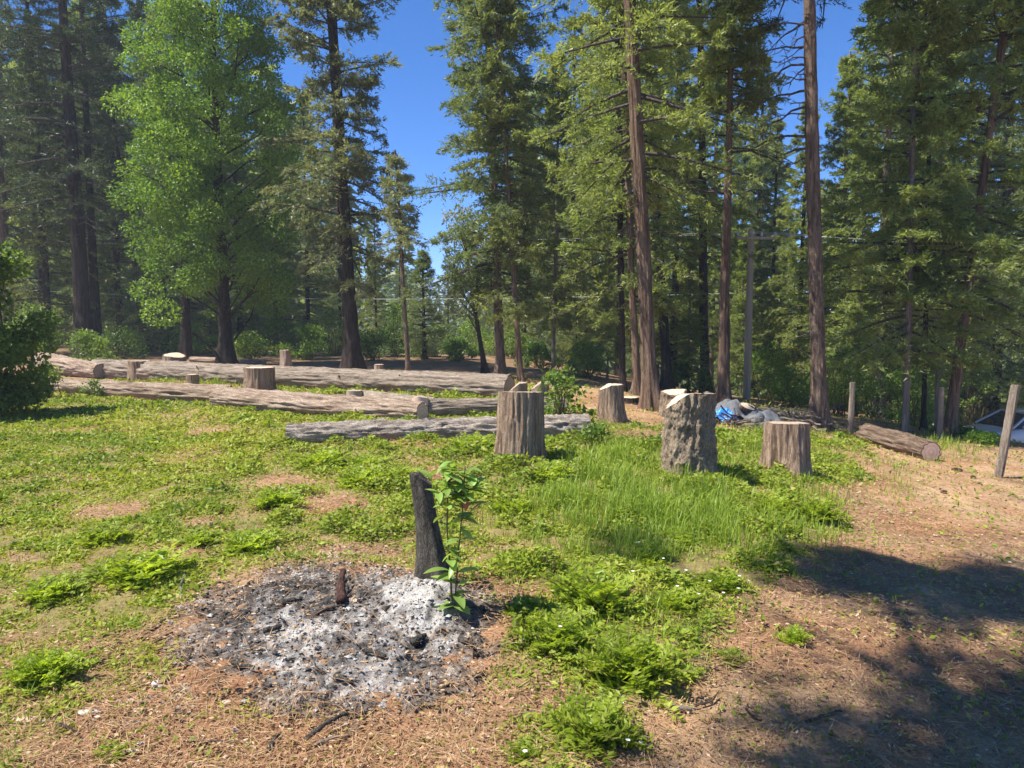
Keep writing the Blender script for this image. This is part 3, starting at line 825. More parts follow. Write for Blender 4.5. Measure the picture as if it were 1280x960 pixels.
# --- main trees, left to right
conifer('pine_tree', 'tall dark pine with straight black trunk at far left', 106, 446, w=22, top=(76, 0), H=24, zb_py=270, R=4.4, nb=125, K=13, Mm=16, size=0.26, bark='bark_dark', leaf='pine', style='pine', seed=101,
        dead=((330, 60), 16, (0.6, 2.6)), group='tall pines at the left')
conifer('pine_tree', 'pine with lighter trunk at the left picture edge, rising above the leafy bush', 15, 445, w=16, top=(-2, 190), H=24, zb_py=215, R=3.4, nb=70, K=11, Mm=14, size=0.26, bark='bark_pine', leaf='pine', style='pine', seed=103,
        dead=((320, 100), 12, (0.5, 2.2)), group='tall pines at the left')
conifer('pine_tree', 'slim dark leaning pine between the black-trunked pine and the oak', 184, 440, w=9, top=(164, 300), H=17, zb_py=280, R=2.4, nb=60, K=9, Mm=10, size=0.24, bark='bark_dark', leaf='pine', style='pine', seed=105, group='tall pines at the left')
conifer('pine_tree', 'straight tan-trunked pine standing right beside the slim leaning pine', 193, 437, w=11, top=(184, 260), H=20, zb_py=290, R=2.8, nb=70, K=10, Mm=11, size=0.24, bark='bark_pine', leaf='pine', style='pine', seed=107, group='tall pines at the left')

oak_P = at(283, 457)
broadleaf('oak_tree', 'bright green leafy oak with short dark trunk left of centre', oak_P, 14.6, 0.19, 1.7, 2.9, 330, 330, 0.10, 'oak', 'bark_dark', 111, 'oval', cl_r=(0.34, 0.68), nlimb=22)

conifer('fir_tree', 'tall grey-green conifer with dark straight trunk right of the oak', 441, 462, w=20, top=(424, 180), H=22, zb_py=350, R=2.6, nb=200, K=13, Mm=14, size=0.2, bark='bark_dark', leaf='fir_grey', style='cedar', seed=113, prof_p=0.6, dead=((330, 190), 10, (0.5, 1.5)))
P7 = at(511, 468)
conifer('young_pine', 'thin tan-stemmed young tree with a sparse crown right of the dark fir trunk', 511, 468, w=7, top=(501, 300), top_py=188, zb_py=318, R=0.85, nb=42, K=8, Mm=9, size=0.15, bark='bark_pine', leaf='fir_grey', style='fir', seed=115, sky=False, na=20)
conifer('young_fir', 'small pointed fir standing against the sky in the central gap', 530, d=30, w=6, top_py=312, zb_py=452, R=1.35, nb=80, K=9, Mm=9, size=0.13, bark='bark_dark', leaf='fir', style='fir', seed=117, sky=False, na=20, elev=(0.0, 0.6), prof_p=0.95)
P9 = at(607, 467)
broadleaf('young_oak', 'thin black leaning tree with a loose crown in front of the central gap', P9, z_at(262, P9.y) - P9.z, 0.075, z_at(395, P9.y) - P9.z, 0.95, 46, 60, 0.09, 'fir_grey', 'bark_dark', 119, 'oval', cl_r=(0.16, 0.34), bend=(-0.145, 0), nlimb=8)
conifer('fir_tree', 'tall conifer right of the sky gap, broad crown high above its grey trunk', 626, 471, w=13, top=(621, 340), H=18, zb_py=365, R=2.45, nb=205, K=12, Mm=14, size=0.19, bark='bark_pine', leaf='fir', style='cedar', seed=121, prof_p=0.5)
conifer('cedar_tree', 'slender cedar with thin reddish trunk right of the grey conifer trunk', 651, 477, w=8, top=(642, 340), H=11.5, zb_py=395, R=1.35, nb=80, K=10, Mm=11, size=0.17, bark='bark_cedar', leaf='cedar', style='cedar', seed=123, prof_p=0.6)
conifer('cedar_tree', 'narrow young cedar with pale thin stem above the vine shrub', 691, 470, w=6, top=(697, 60), top_py=62, zb_py=405, R=1.1, nb=85, K=10, Mm=11, size=0.17, bark='bark_young', leaf='cedar', style='cedar', seed=125, sky=False, na=20)
conifer('cedar_tree', 'biggest reddish-barked cedar with flaring base, right of centre', 814, 512, w=21, top=(787, 0), H=22, zb_py=250, R=2.4, nb=135, K=13, Mm=14, size=0.17, bark='bark_cedar', leaf='cedar', style='cedar', bstyle='fiber', seed=127, na=90, prof_p=0.35,
        dead=((290, 150), 9, (0.5, 1.5)))
conifer('cedar_tree', 'dark trunk close behind the biggest reddish cedar, on its right', 834, 488, w=13, top=(818, 200), H=19, zb_py=330, R=1.9, nb=90, K=10, Mm=11, size=0.19, bark='bark_dark', leaf='cedar', style='cedar', seed=129)
conifer('cedar_tree', 'reddish trunk just left of the biggest cedar', 797, 494, w=11, top=(790, 300), H=17, zb_py=385, R=2.0, nb=95, K=11, Mm=11, size=0.19, bark='bark_cedar', leaf='cedar', style='cedar', seed=131)
conifer('cedar_tree', 'thin dark trunk second to the left of the biggest cedar', 779, 489, w=9, top=(776, 300), H=15, zb_py=400, R=1.9, nb=90, K=10, Mm=10, size=0.19, bark='bark_dark', leaf='bright_fir', style='cedar', seed=133)
conifer('cedar_tree', 'straight dark trunk between the biggest cedar and the tuft-topped tree', 882, 493, w=13, top=(877, 200), H=20, zb_py=320, R=2.1, nb=100, K=11, Mm=11, size=0.2, bark='bark_dark', leaf='cedar', style='cedar', seed=135)
conifer('tufted_cedar', 'brown straight tree with crooked limbs and a bushy tuft on top, behind the blue tarp', 905, 511, w=17, top=(912, 90), top_py=0, zb_py=125, R=1.2, nb=44, dens=0.8, K=13, Mm=16, size=0.18, bark='bark_cedar', leaf='cedar', style='cedar', bstyle='fiber', seed=137, na=64, sky=False, prof_p=0.45,
        dead=((300, 110), 12, (0.5, 1.8)))
conifer('pine_tree', 'thick bare-trunked pine with dead hanging limbs, right of the utility pole', 1025, 537, w=20.5, top=(1011, 0), H=21, zb_py=-40, R=2.9, nb=80, K=11, Mm=14, size=0.24, bark='bark_pine', leaf='pine', style='pine', seed=139, na=90, prof_p=0.5,
        dead=((260, -10), 20, (0.4, 1.5), 0.35, 2.9, 0.8))
conifer('fir_tree', 'slim pale-trunked fir with drooping yellow-green boughs beside the wooden posts', 1131, 540, w=9, top=(1136, 330), H=12.5, zb_py=440, R=2.3, nb=105, K=12, Mm=13, size=0.17, bark='bark_young', leaf='bright_fir', style='cedar', seed=141, sky=False)
conifer('fir_tree', 'fir with reddish lower trunk right of the short dark log', 1186, 546, w=14, top=(1200, 440), H=15, zb_py=395, R=2.4, nb=125, K=12, Mm=13, size=0.18, bark='bark_cedar', leaf='bright_fir', style='cedar', seed=143)
conifer('fir_tree', 'thin dark trunk between the two posts behind the short dark log', 1154, 538, w=7, top=(1156, 420), H=9, zb_py=450, R=1.4, nb=60, K=9, Mm=10, size=0.17, bark='bark_dark', leaf='fir', style='fir', seed=145, sky=False, na=20)
conifer('fir_tree', 'dark dense fir filling the right picture edge behind the leaning post', 1305, d=23, w=14, H=17, zb_py=400, R=3.1, nb=130, K=12, Mm=12, size=0.2, bark='bark_dark', leaf='fir', style='fir', seed=147)

# --- back rows: copies of four prototypes
def back(proto, px, d, H0, H, label, seed, wide=1.0):
    r = random.Random(seed)
    P = at_d(px, d)
    s = H / H0
    return copy_thing(proto, (P.x, P.y, P.z - 0.05), r.uniform(0, 6.28), (s * wide, s * wide, s), label, 'conifers in the back rows')

pA = conifer('fir_tree', 'dense dark fir deep in the wood left of the oak', 232, d=36, w=11, H=20, zb_py=425, R=3.2, nb=150, K=11, Mm=10, size=0.27, bark='bark_dark', leaf='fir', style='fir', seed=201, sky=False, na=16, group='conifers in the back rows')
pB = conifer('fir_tree', 'soft green conifer deep in the wood behind the utility pole', 945, d=42, w=10, H=20, zb_py=470, R=3.0, nb=150, K=11, Mm=10, size=0.26, bark='bark_dark', leaf='cedar', style='cedar', seed=203, sky=False, na=16, group='conifers in the back rows')
pC = conifer('fir_tree', 'bright-tipped conifer in the second row at right, left of the reddish-trunked fir', 1100, d=24, w=12, H=17, zb_py=440, R=2.9, nb=150, K=12, Mm=11, size=0.23, bark='bark_young', leaf='bright_fir', style='fir', seed=205, sky=False, na=16, group='conifers in the back rows')
pD = conifer('pine_tree', 'open-crowned dark pine deep in the wood at far left', 55, d=38, w=12, H=22, zb_py=330, R=3.3, nb=90, K=11, Mm=12, size=0.3, bark='bark_dark', leaf='pine', style='pine', seed=207, sky=False, na=16, group='conifers in the back rows')
rows = [
    (pA, 150, 40, 20, 21, 'dark fir behind the slim leaning pine at left', 1), (pA, 20, 44, 20, 22, 'dark fir behind the leafy bush at the left edge', 2),
    (pA, 300, 42, 20, 19, 'dark fir hidden behind the oak crown', 3), (pD, 232, 30, 22, 20, 'open dark pine whose crown meets the left side of the oak', 4),
    (pA, 385, 40, 20, 14, 'fir showing between the oak and the dark fir trunk', 5), (pB, 345, 52, 20, 18, 'softer conifer far behind the right side of the oak', 6),
    (pA, 425, 50, 20, 13, 'low fir behind the dark fir trunk', 7), (pB, 470, 46, 20, 9.5, 'short conifer right of the dark fir trunk, left of the young thin tree', 8),
    (pA, 560, 52, 20, 8.0, 'low fir below the sky gap, right of the small pointed fir', 9), (pA, 500, 56, 20, 9.0, 'low fir far behind the young thin tree', 10),
    (pB, 655, 36, 20, 13, 'conifer behind the slender reddish cedar', 11), (pA, 715, 32, 20, 15, 'dark conifer right of the narrow young cedar', 12),
    (pC, 745, 38, 17, 18, 'tall conifer standing left behind the biggest cedar', 13), (pA, 690, 46, 20, 15, 'dark conifer far behind the vine shrub', 14),
    (pB, 775, 30, 20, 18, 'soft conifer closely left of the biggest cedar, in the second row', 15), (pB, 843, 33, 20, 18, 'soft conifer filling the gap right of the biggest cedar', 16),
    (pA, 820, 44, 20, 24, 'dark conifer far behind the biggest cedar', 17), (pC, 890, 38, 17, 19, 'bright conifer behind the tuft-topped tree', 18),
    (pA, 965, 34, 20, 13, 'dark conifer right of the utility pole', 19), (pB, 1000, 29, 20, 12, 'soft conifer just left of the thick bare-trunked pine', 20),
    (pC, 1050, 26, 17, 12.5, 'bright conifer just right of the thick bare-trunked pine', 21), (pA, 1060, 40, 20, 19, 'dark conifer far behind the thick bare-trunked pine', 22),
    (pA, 1120, 32, 20, 25, 'tallest conifer of the right back row', 23), (pC, 1165, 27, 17, 16, 'bright conifer in the second row above the posts', 24),
    (pB, 1200, 36, 20, 25, 'tall soft conifer above the reddish-trunked fir', 25), (pA, 1250, 33, 20, 24, 'tall dark conifer near the right edge', 26),
    (pC, 1345, 27, 17, 17, 'bright conifer cut by the right picture edge', 27), (pD, 120, 36, 22, 22, 'open pine behind the black-trunked pine', 28),
    (pA, 85, 48, 20, 20, 'dense fir far behind the black-trunked pine', 29), (pA, 190, 50, 20, 24, 'dense fir far behind the tan-trunked pine', 30),
    (pA, 110, 42, 20, 19, 'dense fir filling the gap right of the black trunk', 40), (pA, 205, 38, 20, 17, 'dense dark fir just right of the tan-trunked pine', 41), (pB, 60, 33, 20, 15, 'soft conifer left of the black-trunked pine', 42), (pA, 345, 36, 20, 12, 'dark young fir right below the oak crown', 43),
    (pC, 760, 25, 17, 4.6, 'young light green conifer low behind the pale slanting-cut stump', 50), (pC, 862, 24, 17, 5.2, 'young light conifer between the biggest cedar and the tarp heap', 51), (pC, 928, 29, 17, 6.5, 'young light conifer just left of the utility pole', 52), (pC, 975, 31, 17, 6.0, 'young light conifer behind the low brush pile', 53), (pC, 1075, 21, 17, 5.0, 'young light conifer low between the bare-trunked pine and the posts', 54), (pB, 720, 28, 20, 6.5, 'soft young conifer above the vine shrub', 55),
    (pB, 600, 60, 20, 9, 'far low conifer seen under the leaning black tree', 31), (pA, -40, 34, 20, 22, 'dark fir partly outside the left picture edge', 32),
    (pA, 925, 52, 20, 22, 'dark conifer farthest behind the tuft-topped tree', 33), (pA, 1020, 52, 20, 15, 'dark conifer farthest behind the bare-trunked pine', 34),
    (pA, 265, 52, 20, 24, 'dark fir farthest behind the oak', 35), (pA, 620, 44, 20, 10, 'low dark conifer behind the grey conifer trunk', 36),
]
for a in rows: back(*a)

# unseen oak added behind-left of the camera, high crown shaped to shade the path
def shade_oak():
    r = np.random.default_rng(301)
    bx, by = -3.2, 0.2
    root = empty('oak_tree', (bx, by, h1(bx, by)), 'spreading oak behind the camera whose high crown shades the path', 'tree')
    obj('trunk', trunk_mesh(12.0, 0.26, (0, 0), 'furrow', 301, 24), M['bark_dark'], root)
    k = 1 / math.tan(SUN_EL)
    C, Q = [], []
    for cx, cy, sx, sy, n in ((3.7, 4.75, 0.8, 0.30, 48), (2.6, 4.9, 0.3, 0.2, 9), (5.6, 4.8, 1.0, 0.6, 30), (2.3, 2.55, 0.6, 0.3, 40), (4.0, 2.9, 0.9, 0.5, 30), (1.4, 2.4, 0.3, 0.2, 9), (4.4, 3.9, 0.5, 0.35, 10), (6.0, 3.6, 1.2, 1.0, 30)):
        for _ in range(n):
            gx_, gy_ = r.normal(cx, sx), r.normal(cy, sy)
            z = r.uniform(9.0, 12.5)
            C.append((gx_ + SUN_H.x * k * z - bx, gy_ + SUN_H.y * k * z - by, z)); Q.append(r.uniform(0.25, 0.5))
    C = np.array(C); Q = np.array(Q)
    p1 = C; p0 = np.stack([0 * Q, 0 * Q, np.clip(C[:, 2] - 2.2, 6, 11)], 1)
    mid = p0 * 0.5 + p1 * 0.5 + np.array([0, 0, 0.35]) + r.normal(0, 0.12, p0.shape)
    V, f = tubes(np.stack([p0, mid, p1], 1)[::3], np.tile(np.array([0.05, 0.03, 0.01]), (len(C[::3]), 1)), 5)
    obj('limbs', mesh('limbs', V, f), M['bark_dark'], root)
    V, f, v = leafy_parts(303, C, Q, [190] * len(C), 0.10)
    obj('crown', mesh('crown', V, f, attrs={'v': v}), M['oak'], root)
shade_oak()

# ------------------------------------------------------------------ far forest as one mass
def far_forest():
    r = np.random.default_rng(404)
    pos, dirs, S, vv = [], [], [], []
    for k in range(420):
        d = r.uniform(60, 190); a = r.uniform(-0.85, 0.85)
        x, y = d * math.sin(a), d * math.cos(a)
        px = 640 + F * x / y
        Hh = r.uniform(9, 15) if 430 < px < 640 else r.uniform(14, 26)
        n = 260
        u = r.uniform(0, 1, n); az = r.uniform(0, 6.28, n); rr = Hh * 0.17 * (1 - u) ** 0.8 * r.uniform(0.3, 1.05, n)
        z0 = h1(x, y)
        pos.append(np.stack([x + rr * np.cos(az), y + rr * np.sin(az), z0 + Hh * u], 1))
        dirs.append(np.stack([np.cos(az), np.sin(az), -0.4 + 0 * az], 1) + r.normal(0, 0.3, (n, 3)))
        S.append(np.full(n, Hh * 0.075) * r.uniform(0.6, 1.3, n)); vv.append(np.clip(r.uniform(0, 0.4) + r.uniform(0, 0.5, n), 0, 1))
    pos = np.concatenate(pos); S = np.concatenate(S); n = len(pos)
    V, f = spray_tris(pos, np.concatenate(dirs), r.normal(size=(n, 3)), S, S * 0.55)
    o = obj('far_forest', mesh('far_forest', V, f, attrs={'v': np.repeat(np.concatenate(vv), 3)}), M['fir'])
    tag(o, 'dark distant wood behind the clearing, seen between the trunks', 'forest', kind='stuff')
far_forest()

# ------------------------------------------------------------------ shrubs
def shrub(label, px, d, H, R, seed, ncl=26, nleaf=120, leaf=0.075, mat='shrub', name='shrub', zb=0.1, shape='dome', group=None, py=None, cl=(0.16, 0.34)):
    P = at_d(px, d) if py is None else at(px, py)
    return broadleaf(name, label, P, H, 0.02, zb, R, ncl, nleaf, leaf, mat, 'stem', seed, shape, 'shrub', group, cl, trunk=False, nlimb=8)

BP = at(-15, 522)
broadleaf('leafy_bush', 'large glossy green bush at the left edge of the photograph', Vector((BP.x, BP.y, BP.z)), 2.7, 0.05, 0.2, 0.95, 120, 200, 0.085, 'shrub', 'stem', 501, 'oval', 'bush', None, (0.16, 0.36), trunk=False, nlimb=14)
shrub('sprawling leafy vine shrub growing over the logs right of the thick stump', 703, None, 0.85, 0.44, 503, 26, 26, 0.085, 'shrub', 'vine_shrub', 0.05, 'column', py=532, cl=(0.10, 0.2))
shrub('low bright leafy sprout in front of the log under the vine shrub', 745, None, 0.30, 0.18, 505, 8, 20, 0.075, 'shrub', 'vine_shrub', 0.03, 'dome', py=563, cl=(0.07, 0.15))
shrub('flat-topped bright green seedling before the far left log', 57, None, 0.62, 0.42, 507, 16, 46, 0.06, 'shrub', 'seedling', 0.3, 'dome', py=497, cl=(0.1, 0.18))
shrub('small round seedling against the pinkish log at left', 116, None, 0.36, 0.24, 509, 9, 40, 0.055, 'bush_near', 'seedling', 0.03, 'dome', py=497, cl=(0.07, 0.14))
shrub('green shrub behind the far left log below the black-trunked pine', 108, 24, 1.1, 0.95, 511, 30, 90, 0.085)
g_edge = 'shrubs along the edge of the wood'
edge = [(45, 27, 2.0, 1.2, 'shrub at the wood edge behind the leafy bush'), (150, 30, 1.2, 1.0, 'dim low shrub left of the slim leaning pine'), (240, 33, 1.3, 1.2, 'shaded shrub left of the oak trunk'),
        (312, 29, 1.0, 1.0, 'bright low shrub right of the oak trunk'), (345, 33, 1.7, 1.3, 'bushy shrub above the narrow reddish stump'), (385, 30, 1.3, 1.2, 'yellowish shrub left of the dark fir trunk'),
        (415, 34, 2.0, 1.2, 'taller shrub touching the left of the dark fir trunk'), (468, 29, 1.2, 1.0, 'light green shrub right of the dark fir trunk'), (492, 33, 2.2, 1.1, 'upright shrub left of the young thin tree'),
        (545, 32, 1.4, 1.2, 'broad shrub right of the young thin tree'), (572, 29, 0.8, 0.8, 'small shrub below the sky gap'), (592, 35, 1.7, 1.2, 'shrub at the foot of the leaning black tree'),
        (640, 33, 1.3, 1.0, 'shrub between the grey conifer trunk and the slender cedar'), (672, 27, 0.9, 0.8, 'low shrub behind the vine shrub'), (735, 24, 1.1, 0.9, 'dark shrub left of the twin dark trunks'),
        (858, 24, 0.9, 0.8, 'shaded shrub right of the biggest cedar base'), (965, 26, 1.9, 1.2, 'rounded bush behind the brush pile'), (990, 20, 1.1, 0.8, 'small bush left of the bare-trunked pine base'),
        (1050, 18.5, 1.6, 0.9, 'light green bush right of the bare-trunked pine'), (1098, 20, 1.9, 1.1, 'bush between the first two posts'), (1145, 18, 1.5, 0.8, 'narrow bush behind the middle posts'),
        (1222, 31, 4.2, 1.9, 'bright leafy bush behind the parked car'), (1200, 15.5, 0.16, 0.4, 'low weeds right of the short dark log end'), (1236, 14.5, 0.14, 0.35, 'low bush in front of the parked car')]
for k, (px, d, H, R, lab) in enumerate(edge):
    small = d < 21
    shrub(lab, px, d, H, R, 520 + k * 3, 24, 85 if not small else 130, 0.10 if not small else 0.065, ('shrub', 'bush_near', 'oak')[k % 3], group=g_edge, cl=(0.2, 0.42) if H > 0.9 else ((0.12, 0.24) if H > 0.3 else (0.06, 0.13)))

# ------------------------------------------------------------------ wooden posts, utility pole, wires
def box_part(name, parent, size, loc, mat, rot=(0, 0, 0), bev=0.012, seg=1):
    import bmesh
    bm = bmesh.new()
    bmesh.ops.create_cube(bm, size=1.0)
    bmesh.ops.scale(bm, vec=size, verts=bm.verts)
    if bev: bmesh.ops.bevel(bm, geom=list(bm.edges), offset=min(bev, min(size) * 0.3), segments=seg, affect='EDGES')
    me = bpy.data.meshes.new(name); bm.to_mesh(me); bm.free()
    o = obj(name, me, mat, parent, loc); o.rotation_euler = rot
    return o

def post(label, px, py, h_px, w, lean, seed):
    P = at(px, py)
    Hh = h_px * P.y / F; R = w / 2 * P.y / F * 0.85
    root = empty('fence_post', P, label, 'post', 'wooden posts by the path', rz=seed * 0.7)
    na, nv = 24, 30
    a = np.linspace(0, 2 * math.pi, na, endpoint=False); z = np.linspace(-0.2, Hh, nv)
    A, Zz = np.meshgrid(a, z)
    sq = R / np.maximum(np.abs(np.cos(A)), np.abs(np.sin(A))) ** 0.6
    rad = sq + 0.35 * bark_disp(A, Zz + seed, R, 'fiber', seed)
    c, s = math.cos(-seed * 0.7), math.sin(-seed * 0.7)
    V = np.stack([rad * np.cos(A) + lean * c * np.maximum(Zz, 0), rad * np.sin(A) + lean * s * np.maximum(Zz, 0), Zz], -1)
    obj('shaft', mesh('shaft', V.reshape(-1, 3), grid_faces(na, nv, True), False), M['post'], root)
    rim = V[-1]; ctr = rim.mean(0)
    C = np.concatenate([ctr + (rim - ctr) * q + np.array([0, 0, 0.004 * (1 - q)]) for q in (1, 0.6, 0.02)])
    obj('post_top', mesh('post_top', C, grid_faces(na, 3, True)), M['post'], root)
post('leaning wooden post nearest the right picture edge', 1248, 596, 117, 10, 0.13, 1)
post('grey post furthest left of the four, right of the bare-trunked pine', 1063, 543, 66, 6, 0.0, 2)
post('grey post left of the short dark log end', 1131, 541, 66, 7, 0.0, 3)
post('post standing directly behind the sawn end of the short dark log', 1174, 549, 66, 7.5, -0.02, 4)
post('slim broken pole just behind the post by the sawn log end', 1171, 543, 82, 5, -0.04, 5)

PP = at_d(936, 25)
PH = z_at(287, PP.y) - PP.z
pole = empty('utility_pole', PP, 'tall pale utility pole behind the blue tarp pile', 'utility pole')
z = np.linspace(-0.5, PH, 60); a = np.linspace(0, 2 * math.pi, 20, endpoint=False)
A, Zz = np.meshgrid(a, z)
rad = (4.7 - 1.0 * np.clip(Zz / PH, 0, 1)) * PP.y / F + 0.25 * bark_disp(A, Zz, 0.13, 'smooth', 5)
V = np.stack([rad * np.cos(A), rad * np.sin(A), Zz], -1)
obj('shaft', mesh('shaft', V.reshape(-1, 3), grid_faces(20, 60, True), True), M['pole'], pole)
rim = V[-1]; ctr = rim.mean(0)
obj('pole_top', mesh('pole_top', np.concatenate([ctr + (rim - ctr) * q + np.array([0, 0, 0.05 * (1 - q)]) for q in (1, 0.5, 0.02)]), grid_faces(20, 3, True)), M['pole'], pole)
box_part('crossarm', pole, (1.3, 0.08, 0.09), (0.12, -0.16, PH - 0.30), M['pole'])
for k, xx in enumerate((-0.5, 0.3, 0.75)):
    pr = np.array([(0.03, 0), (0.05, 0.03), (0.035, 0.06), (0.055, 0.09), (0.03, 0.13), (0.0, 0.14)])
    a8 = np.linspace(0, 2 * math.pi, 10, endpoint=False)
    V = np.concatenate([np.stack([r_ * np.cos(a8), r_ * np.sin(a8), 0 * a8 + z_], 1) for r_, z_ in pr])
    obj('insulator', mesh('insulator', V, grid_faces(10, len(pr), True), True), M['porcelain'], pole, (xx, -0.16, PH - 0.235))

def wire(label, p0, p1, sag, r=0.007):
    t = np.linspace(0, 1, 40)[:, None]
    P = np.array(p0) * (1 - t) + np.array(p1) * t
    P[:, 2] -= sag * 4 * (t[:, 0] * (1 - t[:, 0]))
    V, f = tubes(P[None], np.full((1, 40), r), 4)
    o = obj('power_line', mesh('power_line', V, f), M['wire'])
    tag(o, label, 'power line', 'power lines at the utility pole')
def pt(px, py, d): return (x_at(px, py, d), d, z_at(py, d))
d0 = PP.y
topz = PP.z + PH - 0.09
for xx, (rpx, rpy), nm in ((-0.5, (1420, 300), 'uppermost'), (0.3, (1420, 306), 'middle'), (0.75, (1420, 311), 'lowest')):
    wire(f'{nm} thin wire running right from the utility pole', (PP.x + xx, PP.y - 0.16, topz), pt(rpx, rpy, d0 - 4), 0.15)
for xx, (rpx, rpy), nm in ((-0.5, (-260, 262), 'higher'), (0.3, (-260, 270), 'lower')):
    wire(f'{nm} of the two top wires running left from the utility pole', (PP.x + xx, PP.y - 0.16, topz), pt(rpx, rpy, d0 + 24), 1.1)
wire('single low wire running left from the utility pole below the others', (PP.x, PP.y - 0.13, z_at(366, d0)), pt(-260, 335, d0 + 24), 0.9)

# ------------------------------------------------------------------ tarp heap and brush pile
TP = at(940, 534)
def tarp(name, label, cx, cy, sx, sy, hgt, mat, seed, rz=0.0, n=56, sharp=1.0, base=0.02):
    u = np.linspace(-1, 1, n)
    U, W = np.meshgrid(u, u)
    rr = np.sqrt(U ** 2 + W ** 2)
    c, s = math.cos(rz), math.sin(rz)
    X = U * sx; Y = W * sy
    wob = fbm(np.stack([U * 1.7, W * 1.7, 0 * U], -1), 3, seed)
    rid = ridged(np.stack([U * 3.2 + W, W * 3.2 - U, 0 * U], -1), 3, seed + 4)
    x = c * X - s * Y; y = s * X + c * Y
    x = x * (1 + 0.25 * wob) ; y = y * (1 + 0.25 * fbm(np.stack([U * 2, W * 2, 0 * U + 3], -1), 2, seed + 2))
    prof = np.clip(1 - rr ** 2 * 0.62, 0, 1)
    gx_, gy_ = TP.x + cx + x, TP.y + cy + y
    z = height(gx_.ravel(), gy_.ravel()).reshape(n, n) + base + hgt * prof * (0.85 + 0.4 * wob) + 0.055 * sharp * rid * prof ** 0.5
    V = np.stack([gx_, gy_, z], -1).reshape(-1, 3)
    o0 = np.array([TP.x + cx, TP.y + cy, h1(TP.x + cx, TP.y + cy)])
    f = grid_faces(n, n)
    V2 = V - np.array([0, 0, 0.008])
    b = n * n
    idx = np.arange(b).reshape(n, n)
    rimi = np.concatenate([idx[0, :-1], idx[:-1, -1], idx[-1, :0:-1], idx[:0:-1, 0]])
    rn = np.roll(rimi, -1)
    side = np.stack([rimi, rimi + b, rn + b, rn], 1)
    o = obj(name, mesh(name, np.concatenate([V, V2]) - o0, [np.concatenate([f, f[:, ::-1] + b, side])], True), mat, None, o0)
    return tag(o, label, 'tarp')
tarp('grey_tarp', 'crumpled grey tarp draped over the right of the rubbish heap', 0.32, 0.45, 0.42, 0.40, 0.34, M['tarp_grey'], 31, 0.3)
tarp('grey_tarp', 'pale grey tarp hump on top of the heap left of the darker one', -0.12, 0.62, 0.42, 0.36, 0.46, M['tarp_grey'], 33, -0.4)
tarp('blue_tarp', 'bright blue tarp bunched at the left of the rubbish heap', -0.40, 0.30, 0.24, 0.20, 0.27, M['tarp_blue'], 35, 0.5, sharp=1.3)
tarp('black_plastic', 'strip of black plastic between the two grey tarps', 0.10, 0.36, 0.22, 0.06, 0.42, M['tarp_black'], 37, -0.5, n=30)
pl = empty('wood_slab', (TP.x + 0.02, TP.y + 0.36, h1(TP.x, TP.y + 0.36) + 0.33), 'oval brown-rimmed wood slab lying on top of the tarp heap', 'wood slab')
pl.rotation_euler = (0.5, 0.25, 0.2)
a = np.linspace(0, 2 * math.pi, 28, endpoint=False)
rim_r = 1 + 0.12 * fbm(np.stack([np.cos(a) * 2, np.sin(a) * 2, 0 * a], -1), 2, 9)
ringp = lambda k, z: np.stack([0.17 * k * rim_r * np.cos(a), 0.11 * k * rim_r * np.sin(a), np.full_like(a, z)], 1)
obj('bark', mesh('bark', np.concatenate([ringp(0.9, -0.04), ringp(1.05, 0), ringp(1.0, 0.04)]), grid_faces(28, 3, True), True), M['bark_pine'], pl)
obj('cut_face', mesh('cut_face', np.concatenate([ringp(1.0, 0.04), ringp(0.5, 0.042), ringp(0.02, 0.042)]), grid_faces(28, 3, True), attrs={'rad': np.repeat([0.95, 0.5, 0.0], 28)}), M['cut'], pl)
bb = empty('wood_block', (TP.x + 0.33, TP.y + 0.02, h1(TP.x + 0.33, TP.y + 0.02)), 'pale sawn block lying at the front of the tarp heap', 'wood block', rz=0.4)
box_part('block', bb, (0.24, 0.16, 0.13), (0, 0, 0.06), M['plank'], (0.1, 0.12, 0))
gb = empty('cloth_bag', (TP.x + 0.16, TP.y + 0.06, h1(TP.x + 0.16, TP.y + 0.06)), 'grey cloth bundle hanging at the front of the tarp heap', 'bundle')
n = 24
aa = np.linspace(0, 2 * math.pi, n, endpoint=False); zz = np.linspace(0, 1, 14)
A, Zq = np.meshgrid(aa, zz)
rq = 0.085 * np.sin(np.clip(Zq * 0.86 + 0.1, 0, 1) * math.pi) ** 0.5 * (1 + 0.3 * ridged(np.stack([np.cos(A) * 3, np.sin(A) * 3, Zq], -1), 2, 3))
obj('bundle', mesh('bundle', np.stack([rq * np.cos(A), rq * np.sin(A) * 0.8, Zq * 0.27], -1).reshape(-1, 3), grid_faces(n, 14, True), True), M['tarp_grey'], gb)

def brush(label, px, py, W, D, Hh, nst, seed, mat):
    P = at(px, py)
    r = np.random.default_rng(seed)
    root = empty('brush_pile', P, label, 'brush pile')
    for k in range(nst):
        x0, y0 = r.normal(0, W * 0.4), r.normal(0, D * 0.4)
        az = r.uniform(0, math.pi); L = r.uniform(0.35, 0.95)
        zc = Hh * math.exp(-(x0 / W) ** 2 - (y0 / D) ** 2) * r.uniform(0.1, 1)
        t = np.linspace(-0.5, 0.5, 6)[:, None]
        Q = np.array([x0, y0, 0]) + t * L * np.array([math.cos(az), math.sin(az), r.normal(0, 0.22)]) + r.normal(0, 0.02, (6, 3))
        Q[:, 2] = Q[:, 2] + zc + height(Q[:, 0] + P.x, Q[:, 1] + P.y) - P.z + 0.02
        rad = r.uniform(0.006, 0.018)
        V, f = tubes(Q[None], rad * np.linspace(1, 0.5, 6)[None], 5)
        obj('stick', mesh('stick', V, f), M[mat[k % len(mat)]], root)
